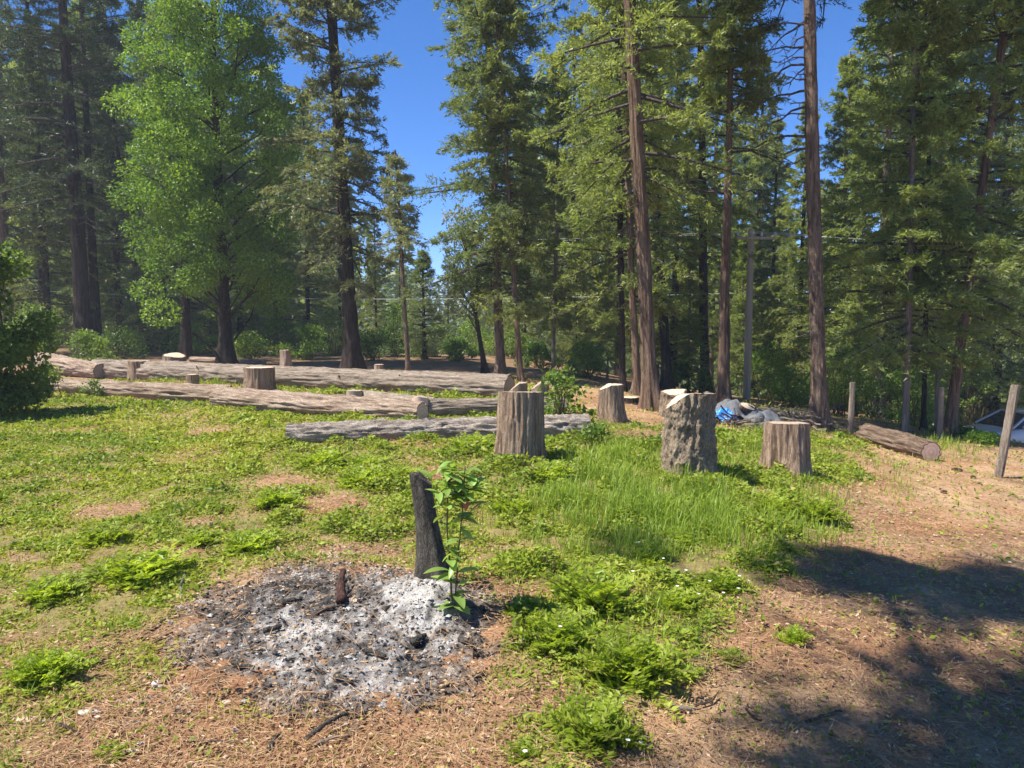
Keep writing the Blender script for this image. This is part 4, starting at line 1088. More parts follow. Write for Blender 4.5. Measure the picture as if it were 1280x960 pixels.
brush('tangled pile of dry sticks between the tarp heap and the bare-trunked pine', 985, 534, 0.75, 0.45, 0.42, 70, 41, ('twig', 'deadlimb', 'twig_pale'))
brush('loose twigs and scraps spilling from under the tarps', 922, 534, 0.5, 0.2, 0.14, 30, 43, ('twig_pale', 'twig', 'burnt'))

# ------------------------------------------------------------------ parked car, far shed
def car(label, P, rz):
    root = empty('parked_car', P, label, 'car', rz=rz)
    # side profile stations: x along the car (front = -x), lower z, belt z, half width
    xs = np.array([-2.2, -2.12, -1.9, -1.3, -0.75, 0.0, 0.9, 1.6, 2.05, 2.2])
    zt = np.array([0.55, 0.68, 0.78, 0.88, 0.95, 0.97, 0.99, 1.0, 0.96, 0.72])
    zb_ = np.array([0.32, 0.24, 0.2, 0.2, 0.2, 0.2, 0.2, 0.2, 0.26, 0.36])
    hw = np.array([0.60, 0.74, 0.83, 0.87, 0.88, 0.88, 0.88, 0.86, 0.8, 0.68])
    prof = []
    for x_, t_, b_, w_ in zip(xs, zt, zb_, hw):
        m = (t_ + b_) / 2
        prof.append([(x_, -w_ * 0.9, b_), (x_, -w_, b_ + 0.12), (x_, -w_, m + 0.05), (x_, -w_ * 0.95, t_ - 0.05), (x_, -w_ * 0.8, t_), (x_, 0, t_ + 0.03), (x_, w_ * 0.8, t_), (x_, w_ * 0.95, t_ - 0.05), (x_, w_, m + 0.05), (x_, w_, b_ + 0.12), (x_, w_ * 0.9, b_), (x_, 0, b_)])
    V = np.array(prof).reshape(-1, 3); k = 12
    body = mesh('body', V, [grid_faces(k, len(xs), True), np.array([np.arange(k)[::-1], np.arange(k) + k * (len(xs) - 1)])], True)
    ob = obj('body', body, M['car_paint'], root)
    ob.modifiers.new('round', 'SUBSURF').render_levels = 2; ob.modifiers[0].levels = 1
    # cabin: dark glass shell, roof and pillars in paint
    base = np.array([(-0.95, -0.78), (1.45, -0.78), (1.45, 0.78), (-0.95, 0.78)]); roof = np.array([(-0.15, -0.58), (0.95, -0.58), (0.95, 0.58), (-0.15, 0.58)])
    Vg = np.concatenate([np.c_[base, np.full(4, 0.94)], np.c_[roof, np.full(4, 1.40)]])
    for nm, f in (('windscreen', [3, 0, 4, 7]), ('side_window', [0, 1, 5, 4]), ('rear_window', [1, 2, 6, 5]), ('side_window', [2, 3, 7, 6])):
        q = Vg[f]; c_ = q.mean(0); nrm = np.cross(q[1] - q[0], q[3] - q[0]); nrm /= np.linalg.norm(nrm)
        q2 = c_ + (q - c_) * 0.97
        obj(nm, mesh(nm, np.concatenate([q2, q2 - nrm * 0.02]), [np.array([[0, 1, 2, 3], [7, 6, 5, 4], [0, 4, 5, 1], [1, 5, 6, 2], [2, 6, 7, 3], [3, 7, 4, 0]])]), M['glass'], root)
    for i in range(4):
        V_, f_ = tubes(np.array([[Vg[i], (Vg[i] + Vg[i + 4]) / 2, Vg[i + 4]]]), np.full((1, 3), 0.045), 6)
        obj('pillar', mesh('pillar', V_, f_, True), M['car_paint'], root)
    box_part('roof', root, (1.22, 1.2, 0.07), (0.4, 0, 1.41), M['car_paint'], bev=0.03, seg=3)
    for x_ in (-1.35, 1.35):
        for s_ in (-1, 1):
            pr = np.array([(0.18, -0.1), (0.30, -0.1), (0.325, -0.07), (0.325, 0.07), (0.30, 0.1), (0.18, 0.1)])
            a_ = np.linspace(0, 2 * math.pi, 28, endpoint=False)
            W = np.concatenate([np.stack([r_ * np.cos(a_), 0 * a_ + y_, r_ * np.sin(a_)], 1) for r_, y_ in pr])
            wh = obj('wheel', mesh('wheel', W, grid_faces(28, len(pr), True), True), M['rubber'], root, (x_, s_ * 0.8, 0.325))
            D_ = np.concatenate([np.stack([r_ * np.cos(a_), 0 * a_ + s_ * y_, r_ * np.sin(a_)], 1) for r_, y_ in ((0.19, 0.09), (0.16, 0.07), (0.05, 0.09), (0.005, 0.09))])
            obj('rim', mesh('rim', D_, grid_faces(28, 4, True), True), M['rim'], wh)
    for s_ in (-1, 1):
        box_part('headlight', root, (0.06, 0.34, 0.13), (-2.1, s_ * 0.56, 0.62), M['lamp_glass'], (0, 0, s_ * 0.25), 0.02, 2)
        box_part('wing_mirror', root, (0.1, 0.16, 0.1), (-0.62, s_ * 0.92, 1.0), M['car_paint'], (0, 0, 0), 0.03, 2)
    box_part('bumper', root, (0.14, 1.3, 0.16), (-2.18, 0, 0.40), M['rubber'], bev=0.04, seg=2)
CP = at_d(1262, 25)
car('silver car parked in shade behind the weeds at the right edge', Vector((CP.x + 0.5, CP.y, CP.z)), 0.15)

sh = empty('shed', at_d(985, 46), 'low brown shed with pale roof edge glimpsed behind the brush pile', 'shed', rz=0.1)
box_part('wall', sh, (3.2, 2.4, 1.7), (0, 0, 0.75), M['wall_brown'])
rf = box_part('roof', sh, (3.8, 3.2, 0.14), (0, 0, 1.72), M['roof_pale'], (-0.12, 0, 0))
box_part('door', sh, (0.75, 0.05, 1.4), (-0.6, -1.225, 0.7), M['post'])
box_part('window', sh, (0.6, 0.05, 0.5), (0.7, -1.225, 1.0), M['glass'])

# ------------------------------------------------------------------ ash bed
AC = at(440, 795)
def ash_bed():
    n = 300
    xs = np.linspace(AC.x - 1.25, AC.x + 1.2, n); ys = np.linspace(2.75, 4.95, n)
    X, Y = np.meshgrid(xs, ys)
    zg = height(X.ravel(), Y.ravel())
    px, py = proj(X.ravel(), Y.ravel(), zg)
    nn = fbm(xy3(X.ravel(), Y.ravel(), 0.3), 4, 81)
    w = ash_w(px, py) + 0.35 * nn
    cover = sig((w + 0.30 * fbm(xy3(X.ravel(), Y.ravel(), 0.07), 3, 88) - 0.30) / 0.16)
    lump = fbm(xy3(X.ravel(), Y.ravel(), 0.11), 4, 83); fine_ = ridged(xy3(X.ravel(), Y.ravel(), 0.045), 3, 84)
    z = zg - 0.030 + cover * (0.046 + 0.03 * lump + 0.016 * fine_)
    # heap of white ash against the charred post
    z += 0.09 * np.exp(-(((px - 540) / 55) ** 2 + ((py - 757) / 26) ** 2)) * cover
    white = np.exp(-(((px - 520) / 75) ** 2 + ((py - 765) / 34) ** 2)) + 0.9 * np.exp(-(((px - 385) / 75) ** 2 + ((py - 800) / 24) ** 2)) + 0.55 * np.exp(-(((px - 470) / 110) ** 2 + ((py - 845) / 26) ** 2))
    dark = 0.9 * np.exp(-(((px - 400) / 80) ** 2 + ((py - 750) / 20) ** 2)) + 0.55 * np.exp(-(((px - 560) / 90) ** 2 + ((py - 850) / 30) ** 2)) + 0.4 * np.exp(-(((px - 300) / 60) ** 2 + ((py - 790) / 40) ** 2))
    m = np.clip(0.33 + 0.50 * white - 0.35 * dark + 0.7 * fbm(xy3(X.ravel(), Y.ravel(), 0.16), 4, 86) + 0.9 * fbm(xy3(X.ravel(), Y.ravel(), 0.035), 3, 87), 0, 1)[:, None]
    cA = np.array([0.085, 0.08, 0.075]); cB = np.array([0.27, 0.25, 0.235]); cC = np.array([0.60, 0.575, 0.535])
    col = np.where(m < 0.5, cA + (cB - cA) * m * 2, cB + (cC - cB) * (m - 0.5) * 2)
    soft = np.clip((w - 0.25) / 0.45, 0, 1)[:, None]
    col = np.array([0.30, 0.215, 0.15]) * (1 - soft) * (0.7 + 0.6 * m) + col * soft
    keepv = cover > 0.03
    f = grid_faces(n, n)
    f = f[keepv[f].any(1)]
    used = np.unique(f); re = -np.ones(n * n, dtype=int); re[used] = np.arange(len(used))
    V = np.stack([X.ravel(), Y.ravel(), z], 1)[used]
    root = empty('ash_heap', AC, 'bed of white and grey ash and charcoal around the blackened post', 'ash heap')
    org = np.array(AC)
    obj('ash_bed', mesh('ash_bed', V - org, re[f], True, cols={'gcol': col[used]}), M['ash'], root)
    # charcoal crumbs and ash flakes
    r = np.random.default_rng(91)
    N = 34000
    u = r.integers(0, len(used), N)
    ok = (cover[used][u] > 0.12) & (r.uniform(size=N) < 0.35 + cover[used][u])
    u = used[u[ok]]; N = len(u)
    c = np.stack([X.ravel()[u], Y.ravel()[u], np.maximum(z[u], zg[u] + 0.004)], 1) + r.normal(0, 0.004, (N, 3))
    s = 0.0026 + 0.008 * r.uniform(0, 1, N) ** 4 + 0.016 * r.uniform(0, 1, N) ** 40
    octa = np.array([(1, 0, 0), (0, 1, 0), (-1, 0, 0), (0, -1, 0), (0, 0, 1), (0, 0, -1)], float)
    of = np.array([(0, 1, 4), (1, 2, 4), (2, 3, 4), (3, 0, 4), (1, 0, 5), (2, 1, 5), (3, 2, 5), (0, 3, 5)])
    dv = octa[None] * r.uniform(0.5, 1.4, (N, 6, 1)) * np.array([1.2, 1.0, 0.6])
    an = r.uniform(0, 6.28, N); ca, sa = np.cos(an), np.sin(an)
    dv = np.stack([dv[..., 0] * ca[:, None] - dv[..., 1] * sa[:, None], dv[..., 0] * sa[:, None] + dv[..., 1] * ca[:, None], dv[..., 2]], -1)
    Vc = (c[:, None] + dv * s[:, None, None]).reshape(-1, 3) - org
    fc = (of[None] + 6 * np.arange(N)[:, None, None]).reshape(-1, 3)
    pick = np.clip(m[u, 0] + r.normal(0, 0.38, N), 0, 1)
    pal = np.where(pick[:, None] < 0.4, np.array([0.045, 0.043, 0.042]), np.where(pick[:, None] < 0.65, np.array([0.2, 0.19, 0.18]), np.array([0.68, 0.66, 0.62])))
    tanm = r.uniform(size=N) < 0.16
    pal = np.where(tanm[:, None], np.array([0.48, 0.33, 0.20]), pal)
    o = obj('charcoal_crumbs', mesh('charcoal_crumbs', Vc, fc, False, cols={'gcol': np.repeat(pal, 6, 0)}), M['ash'], root)
    o['kind'] = 'stuff'
ash_bed()

# ------------------------------------------------------------------ sticks, stones, chips
def ground_pt(px, py, lift=0.0):
    P = at(px, py); return np.array([P.x, P.y, P.z + lift])
def stick(label, p0, p1, w, mat='twig', seed=0, lift=0.012, cat='stick', name='stick', lift1=None):
    r = np.random.default_rng(seed + 1200)
    a = ground_pt(*p0); b = ground_pt(*p1)
    R = w / 2 * a[1] / F
    a[2] += lift + R * 0.6; b[2] += (lift if lift1 is None else lift1) + R * 0.6
    t = np.linspace(0, 1, 10)[:, None]
    L = np.linalg.norm(b - a)
    Q = a * (1 - t) + b * t + np.cumsum(r.normal(0, 0.012 * L + 0.001, (10, 3)), 0) * np.sin(t * math.pi)
    V, f = tubes(Q[None] - a, (R * np.linspace(1.0, 0.65, 10) * (1 + 0.15 * r.normal(size=10)))[None], 8)
    idx = np.arange(80).reshape(10, 8)
    caps = np.array([idx[-1], idx[0][::-1]])
    o = obj(name, mesh(name, V, [f, caps], True), M[mat], None, a)
    tag(o, label, cat, 'fallen sticks on the ground')
stick('dark charred stick at the lower edge of the ash, beside a pale one', (383, 932), (433, 897), 7, 'char', 1)
stick('pale bare stick crossing beside the dark charred stick', (394, 938), (449, 914), 6, 'twig_pale', 2)
stick('pale curved stick at the upper left edge of the ash', (226, 755), (232, 729), 5, 'twig_pale', 3, lift1=0.05)
stick('short pale stick left of the curved stick', (206, 757), (227, 757), 4, 'twig_pale', 4)
stick('dark stick left of the ash, upper of two parallel ones', (175, 803), (213, 774), 4, 'twig', 5)
stick('brown stick left of the ash, lower of two parallel ones', (191, 808), (216, 796), 4, 'twig', 6)
stick('thin upright-looking twig left of the ash', (230, 843), (239, 812), 3, 'twig', 7)
stick('long thin dark twig near the bottom left of the ash', (230, 931), (307, 934), 4, 'twig', 8)
stick('short stick lying against the burnt wood piece in the ash', (392, 779), (427, 766), 5, 'twig', 9, lift=0.03)
stick('pale straw-like stick between the two green clumps at the bottom', (764, 904), (803, 907), 4, 'twig_pale', 10)
stick('flat tan splinter right of the big green clump', (835, 893), (869, 892), 7, 'twig_pale', 11)
stick('dark bent twig right of the tan splinter', (868, 887), (898, 871), 4, 'twig', 12)
stick('dark twig lying at the shade edge on the path', (1008, 907), (1056, 892), 4, 'twig', 13)
stick('small dark twig left of the path shade', (932, 890), (952, 905), 4, 'twig', 14)
stick('pale twig at the bottom centre right of the ash', (640, 905), (672, 893), 3, 'twig_pale', 15)
stick('thin dark twig in the sunlit strip of the path', (1090, 770), (1128, 783), 3, 'twig', 16)
stick('dark stub of bark at the bottom edge below the pale stick', (335, 945), (352, 925), 8, 'char', 17)
stick('thin pale stick across the lower ash', (495, 870), (556, 880), 3, 'twig_pale', 18)
stick('brown twig on the soil at the lower left corner', (62, 905), (100, 925), 4, 'twig', 19)
stick('twig lying left of the grassy bank on bare soil', (420, 640), (455, 634), 3, 'twig', 20)
stick('burnt reddish wood piece standing upright in the ash', (427, 762), (430, 741), 12, 'burnt', 21, lift=0.03, cat='burnt wood', name='burnt_wood', lift1=0.11)
stick('charred lump of wood at the right rim of the ash', (592, 852), (606, 849), 9, 'char', 22, cat='burnt wood', name='burnt_wood')

for k_, (a_, b_, w_, lab_) in enumerate((
        ((330, 800), (352, 792), 9, 'charred stick end at the left of the ash'), ((455, 822), (482, 832), 8, 'short charred stick in the middle of the ash'),
        ((515, 815), (531, 806), 10, 'black charcoal chunk right of centre in the ash'), ((350, 765), (378, 757), 8, 'charred stick along the upper left of the ash'),
        ((420, 858), (441, 866), 8, 'charcoal chunk in the lower ash'), ((575, 810), (590, 817), 8, 'charcoal chunk at the right of the ash'),
        ((290, 838), (318, 846), 7, 'half-burnt stick at the lower left of the ash'), ((480, 772), (497, 765), 7, 'charred chip below the blackened post'))):
    stick(lab_, a_, b_, w_, 'char', 40 + k_, lift=0.03, cat='burnt wood', name='charcoal_chunk')

def stone(name, label, px, py, wx, hz, mat, seed, flat=0.5, cat='stone'):
    P = at(px, py)
    s = wx / 2 * P.y / F
    n, m = 22, 12
    th = np.linspace(0, 2 * math.pi, n, endpoint=False); ph = np.linspace(0.02, math.pi - 0.02, m)
    T, Ph = np.meshgrid(th, ph)
    d = np.stack([np.sin(Ph) * np.cos(T), np.sin(Ph) * np.sin(T), np.cos(Ph)], -1)
    rr = 1 + 0.45 * fbm(d * 1.6 + seed, 3, seed)
    V = d * rr[..., None] * np.array([s, s * hz, s * flat])
    o = obj(name, mesh(name, V.reshape(-1, 3), grid_faces(n, m, True), False), M[mat], None, (P.x, P.y, P.z + s * flat * 0.55))
    tag(o, label, cat)
stone('stone', 'small bright white stone on brown soil left of the ash', 195, 858, 13, 0.8, 'stone', 1, 0.7)
stone('wood_chip', 'jagged bone-white chip lying in the lower left soil', 112, 894, 30, 0.45, 'stone', 2, 0.22, 'chip')
stone('wood_chip', 'white flake at the bottom left edge', 164, 942, 22, 0.35, 'stone', 3, 0.25, 'chip')
stone('wood_chip', 'smaller white flake above the bottom-edge flake', 176, 932, 12, 0.5, 'stone', 4, 0.3, 'chip')
stone('stone', 'flat pale stone on the soil at the far lower left', 29, 903, 28, 0.45, 'stone_tan', 5, 0.25)
stone('stone', 'beige stone between the white stone and the ash', 283, 883, 13, 0.8, 'stone_tan', 6, 0.6)
stone('wood_chip', 'upright white splinter at the lower left of the ash', 294, 917, 8, 0.8, 'stone', 7, 1.3, 'chip')
stone('stone', 'pale stone lying in the left grass', 195, 584, 11, 0.8, 'stone_tan', 8, 0.6)
stone('wood_chip', 'tan wood chunk beside the burnt wood piece', 443, 757, 15, 0.8, 'plank', 9, 0.9, 'chip')
stone('wood_chip', 'pale chip under the tan chunk in the ash', 436, 764, 9, 0.8, 'stone', 10, 0.7, 'chip')
stone('wood_chip', 'reddish bark chip below the sawn end of the short dark log', 1196, 589, 14, 0.6, 'burnt', 11, 0.4, 'chip')
stone('stone', 'dark clod on the path left of the leaning post', 1216, 598, 7, 0.9, 'burnt', 12, 0.7)
stone('stone', 'dark clod at the grassy edge of the path', 1180, 617, 8, 0.9, 'burnt', 13, 0.7)

# ------------------------------------------------------------------ sapling beside the charred post
def leaf_mesh(L, W, curl, seed):
    nu, nv = 5, 9
    v = np.linspace(0, 1, nv); u = np.linspace(-1, 1, nu)
    U, Vv = np.meshgrid(u, v)
    wd = W / 2 * np.sin(np.clip(Vv, 0.02, 0.995) ** 0.85 * math.pi) ** 0.7
    x = U * wd; y = Vv * L; z = -curl * L * Vv ** 2 + 0.28 * np.abs(U) * wd
    return mesh('leaf', np.stack([x, y, z], -1).reshape(-1, 3), grid_faces(nu, nv), True, attrs={'v': np.clip(0.3 + 0.5 * Vv.ravel(), 0, 1)})
def sapling():
    P = at(566, 776)
    root = empty('sapling', P, 'young broad-leaved sapling with one red leaf beside the blackened post', 'sapling')
    root.scale = (1.2, 1.2, 1.14)
    r = np.random.default_rng(71)
    stems = [[(0, 0, -0.03), (0.015, 0, 0.15), (0.028, 0.01, 0.34), (0.045, 0.02, 0.52), (0.055, 0.02, 0.70)],
             [(-0.005, 0.02, 0), (-0.01, 0.03, 0.2), (-0.025, 0.03, 0.40), (-0.02, 0.03, 0.58), (-0.01, 0.03, 0.68)]]
    SP = []
    for q in stems:
        q = np.array(q)
        t = np.linspace(0, len(q) - 1, 16)
        Q = np.stack([np.interp(t, np.arange(len(q)), q[:, k]) for k in range(3)], 1)
        SP.append(Q)
        V, f = tubes(Q[None], np.linspace(0.0052, 0.0025, 16)[None], 6)
        obj('stem', mesh('stem', V, f, True), M['stem'], root)
    kinds = [leaf_mesh(0.105, 0.042, 0.35, 1), leaf_mesh(0.085, 0.044, 0.2, 2), leaf_mesh(0.075, 0.036, 0.5, 3)]
    red = leaf_mesh(0.075, 0.036, 0.3, 4)
    def put(p, az, el, me, mat, sc):
        o = obj('leaf', me, mat, root, p)
        o.rotation_mode = 'QUATERNION'
        d = Vector((math.cos(az) * math.cos(el), math.sin(az) * math.cos(el), math.sin(el)))
        o.rotation_quaternion = d.to_track_quat('Y', 'Z')
        o.scale = (sc,) * 3
        return o
    for i in range(40):       # big leaves up the stems
        k = 0 if i % 3 else 1
        t = 0.06 + 0.76 * i / 40
        p = SP[k][int(t * 15)]
        put(p, i * 2.4 + r.uniform(-0.5, 0.5), r.uniform(-0.35, 0.5), kinds[i % 2], M['sap_leaf'], r.uniform(0.8, 1.15) * (1.1 if t < 0.4 else 0.8))
    for i in range(84):       # dense bright top
        k = i % 2
        p = SP[k][int(r.uniform(0.78, 1.0) * 15)] + r.normal(0, 0.034, 3)
        put(p, r.uniform(0, 6.28), r.uniform(-0.3, 1.0), kinds[1 + i % 2], M['sap_leaf'], r.uniform(0.8, 1.15))
    o = put(SP[0][12] + np.array([0.012, -0.03, 0.03]), -1.4, -1.0, red, M['red_leaf'], 1.0)
    o['label'] = 'single red-brown leaf'
sapling()

# ------------------------------------------------------------------ single plants
def frond_plant(seed, nf, L, nl, leafl):
    """a clump of finely divided leaves: fronds with paired leaflets"""
    r = np.random.default_rng(seed)
    az = r.uniform(0, 6.28, nf); l = L * r.uniform(0.55, 1.1, nf); lean = r.uniform(0.2, 1.3, nf)
    t = np.linspace(0, 1, 8)
    hor = np.sin(lean)[:, None] * t + 0.25 * t ** 2; ver = np.cos(lean)[:, None] * t - 0.22 * t ** 2
    b = r.normal(0, L * 0.18, (nf, 2))
    P = np.stack([b[:, :1] + np.cos(az)[:, None] * hor * l[:, None], b[:, 1:] + np.sin(az)[:, None] * hor * l[:, None], ver * l[:, None]], -1)
    V, f = tubes(P, np.tile(np.linspace(0.0022, 0.001, 8), (nf, 1)), 4)
    tt = r.uniform(0.2, 1.0, (nf, nl))
    pos = np.stack([np.stack([np.interp(tt[i], t, P[i, :, k]) for k in range(3)], -1) for i in range(nf)])
    tan_ = np.stack([np.cos(az) * np.sin(lean), np.sin(az) * np.sin(lean), np.cos(lean) * 0.6], 1)[:, None]
    per = np.stack([-np.sin(az), np.cos(az), 0 * az], 1)[:, None]
    sd = np.where(r.uniform(size=(nf, nl)) < 0.5, -1, 1)[..., None]
    d = tan_ * 0.6 + per * sd + r.normal(0, 0.3, (nf, nl, 3))
    N = nf * nl
    Lf = (leafl * (1.15 - 0.7 * tt) * r.uniform(0.7, 1.3, (nf, nl))).ravel()
    V2, f2 = leaf_quads(pos.reshape(-1, 3), d.reshape(-1, 3), np.repeat(tan_, nl, 1).reshape(-1, 3) + r.normal(0, 0.3, (N, 3)), Lf, Lf * 0.36, 0.1)
    v = np.clip(np.repeat(r.uniform(0, 0.55, nf), nl) + r.uniform(0, 0.5, N), 0, 1)
    return (V, f), (V2, f2, np.repeat(v, 4)), P
def flower_mesh():
    a = np.linspace(0, 2 * math.pi, 5, endpoint=False)
    pos = np.zeros((5, 3)); d = np.stack([np.cos(a), np.sin(a), 0.35 + 0 * a], 1); sd = np.stack([-np.sin(a), np.cos(a), 0 * a], 1)
    V, f = leaf_quads(pos, d, sd, np.full(5, 0.012), np.full(5, 0.011), 0.1)
    return mesh('flower', V, f)
FLOWER = flower_mesh()
PR = []
for k, (nf, L, nl, ll) in enumerate(((80, 0.15, 32, 0.044), (105, 0.19, 34, 0.046), (55, 0.11, 28, 0.038))):
    PR.append(frond_plant(700 + k, nf, L, nl, ll))
PRM = [(mesh('stems', *p[0]), mesh('foliage', p[1][0], p[1][1], attrs={'v': p[1][2]})) for p in PR]
def plant(label, px, py, w, kind=0, seed=0, flowers=0, hs=1.0, cat='plant', mat='fern'):
    P = at(px, py)
    W = w * 1.2 * P.y / F
    ref = (0.36, 0.46, 0.27)[kind]
    s = W / ref
    r = np.random.default_rng(seed + 3000)
    root = empty('leafy_plant', (P.x, P.y + W * 0.35, h1(P.x, P.y + W * 0.35)), label, cat, 'ferny green plants in the clearing', rz=r.uniform(0, 6.28))
    root.scale = (s, s, s * hs)
    obj('stems', PRM[kind][0], M['stem'], root); obj('foliage', PRM[kind][1], M[mat], root)
    pts = PR[kind][2][:, 7]
    for i in r.permutation(len(pts))[:flowers]:
        o = obj('flower', FLOWER, M['petal'], root, pts[i] + np.array([0, 0, 0.01]))
        o.scale = (1 / s * 1.0,) * 3
plant('biggest bright ferny clump in the lower middle, right of the ash', 795, 885, 180, 1, 1, 3, 0.95)
plant('ferny clump adjoining the left of the biggest clump, with a white flower', 700, 838, 140, 1, 2, 2, 0.9)
plant('ferny clump behind the biggest clump', 750, 785, 140, 0, 3, 1)
plant('bright clump cut by the bottom edge right of centre', 750, 962, 135, 0, 4, 4, 1.0)
plant('small bright clump at the bottom edge left of the other one', 652, 962, 55, 2, 5, 1)
plant('ferny clump at the left picture edge above the lower left soil', 25, 875, 115, 1, 6, 0, 0.9)
plant('broad ferny clump left of the ash among low leaves', 150, 745, 140, 0, 7, 2, 0.8)
plant('ferny plant left of centre beside bare soil', 300, 700, 80, 0, 8, 1, 0.9)
plant('dark green clump above the blackened post', 445, 615, 70, 0, 9, 1, 1.0)
plant('leafy clump left of the blackened post top', 500, 610, 60, 0, 10, 0)
plant('white-flowered clump at the grass edge near the path', 908, 748, 66, 2, 11, 9, 1.1)
plant('white-flowered clump among the grass in the middle right', 815, 715, 70, 2, 12, 7, 1.0)
plant('leafy clump below the grey log, centre left', 455, 592, 60, 0, 13, 1, 0.9)
plant('low clump between the blackened post and the thick stump', 590, 570, 70, 0, 14, 0, 0.9)
plant('lone tall tuft of weeds at the edge of the path', 998, 812, 42, 2, 15, 0, 1.4)
plant('small fern sprig at the lower left near the white flakes', 130, 958, 50, 2, 16, 0, 0.8)
plant('tiny yellow-green sprig above the bottom left corner', 70, 925, 34, 2, 17, 0, 0.8)
plant('ferny plant right of the low wide stump by the path', 1030, 660, 70, 0, 18, 1, 1.2)
plant('leafy plant in front of the low wide stump', 975, 650, 60, 0, 19, 0, 1.0)
plant('clump left of the white-flowered plant near the path', 850, 690, 60, 2, 20, 0)
plant('ferny clump right of the sapling', 660, 720, 60, 2, 21, 0, 0.9)
plant('clump on soil just left of the path, below the flowering one', 920, 835, 45, 2, 22, 0, 0.8)
plant('ferny clump between the two white-flowered clumps', 850, 775, 80, 0, 24, 2, 0.9)
plant('low ferny clump between the ash and the biggest clump', 655, 790, 70, 2, 25, 0, 0.9)
plant('ferny clump at the left edge level with the ash top', 40, 765, 90, 0, 26, 1, 0.8)
plant('leafy clump in the left grass above the ferny plants', 110, 690, 80, 2, 27, 1, 0.8)
plant('leafy clump right behind the sapling', 640, 650, 70, 0, 28, 0, 0.9)
plant('leafy clump below the thick upright stump', 690, 610, 80, 0, 29, 0, 0.9)
plant('leafy clump in the middle of the left grass', 340, 640, 70, 2, 32, 0, 0.8)
plant('dark leafy clump at mid-left above bare soil', 395, 590, 70, 0, 33, 0, 0.9)
plant('green clump halfway between the ash and the left edge', 235, 690, 60, 2, 23, 0, 0.8)

# ------------------------------------------------------------------ ground cover, grass, litter
def scatter(n, ymin, ymax, seed, power=1.0, spread=0.78):
    """points roughly even in the picture: density falls with distance"""
    r = np.random.default_rng(seed)
    u = r.uniform(0, 1, n)
    y = 1 / (1 / ymin + (1 / ymax - 1 / ymin) * u) if power == 1.0 else ymin * (ymax / ymin) ** u
    x = r.uniform(-spread, spread, n) * (y + 0.6)
    return x, y, r
def ground_cover():
    V_, F_, v_, off = [], [], [], 0
    x, y, r = scatter(760000, 2.0, 22, 801, 2.0)
    d, px, py, n, n2 = cover_density(x, y)
    keep = r.uniform(size=len(x)) < np.clip(d, 0.055, 1) ** 1.1 * np.clip(0.35 + y / 7, 0, 1)
    keep &= ~(ash_w(px, py) > 0.42)
    x, y, d, px, n, n2 = x[keep], y[keep], d[keep], px[keep], n[keep], n2[keep]
    N = len(x)
    clump = np.clip(vnoise(xy3(x, y, 0.22), 31) - 0.35, 0, 1) * 1.6
    tall = 0.35 + 0.9 * sig((px - 330) / 60) * sig((y - 3.5) * 3)
    hgt = (0.012 + 0.15 * clump * tall * np.clip(d, 0.2, 1)) * r.uniform(0.1, 1, N) ** 0.7
    z = height(x, y) + hgt
    L = (0.011 + 0.0032 * y) * r.uniform(0.6, 1.7, N) * (0.85 + 0.5 * clump)
    dr = r.normal(size=(N, 3)); dr[:, 2] = np.abs(dr[:, 2]) * 0.4
    V, f = leaf_quads(np.stack([x, y, z], 1), dr, r.normal(size=(N, 3)) * np.array([1, 1, 0.4]), L, L * 0.52, 0.1)
    yel = np.clip(0.5 + 0.9 * fbm(xy3(x, y, 1.2), 3, 91), 0, 1)
    v = np.clip(0.22 + 0.3 * (vnoise(xy3(x, y, 0.18), 77) - 0.3) + 0.45 * yel * (1 - 0.5 * sig((px - 420) / 80)) + 0.45 * r.uniform(size=N) ** 1.3 - 0.12 * clump, 0, 0.86)
    dry = r.uniform(size=N) < np.where(d < 0.15, 0.4, 0.055)
    v = np.where(dry, r.uniform(0.9, 1.0, N), v)
    o = obj('ground_cover', mesh('ground_cover', V, f, attrs={'v': np.repeat(v, 4)}), M['cover'])
    tag(o, 'low mat of small green leaves spread over the clearing', 'ground cover', kind='stuff')
ground_cover()
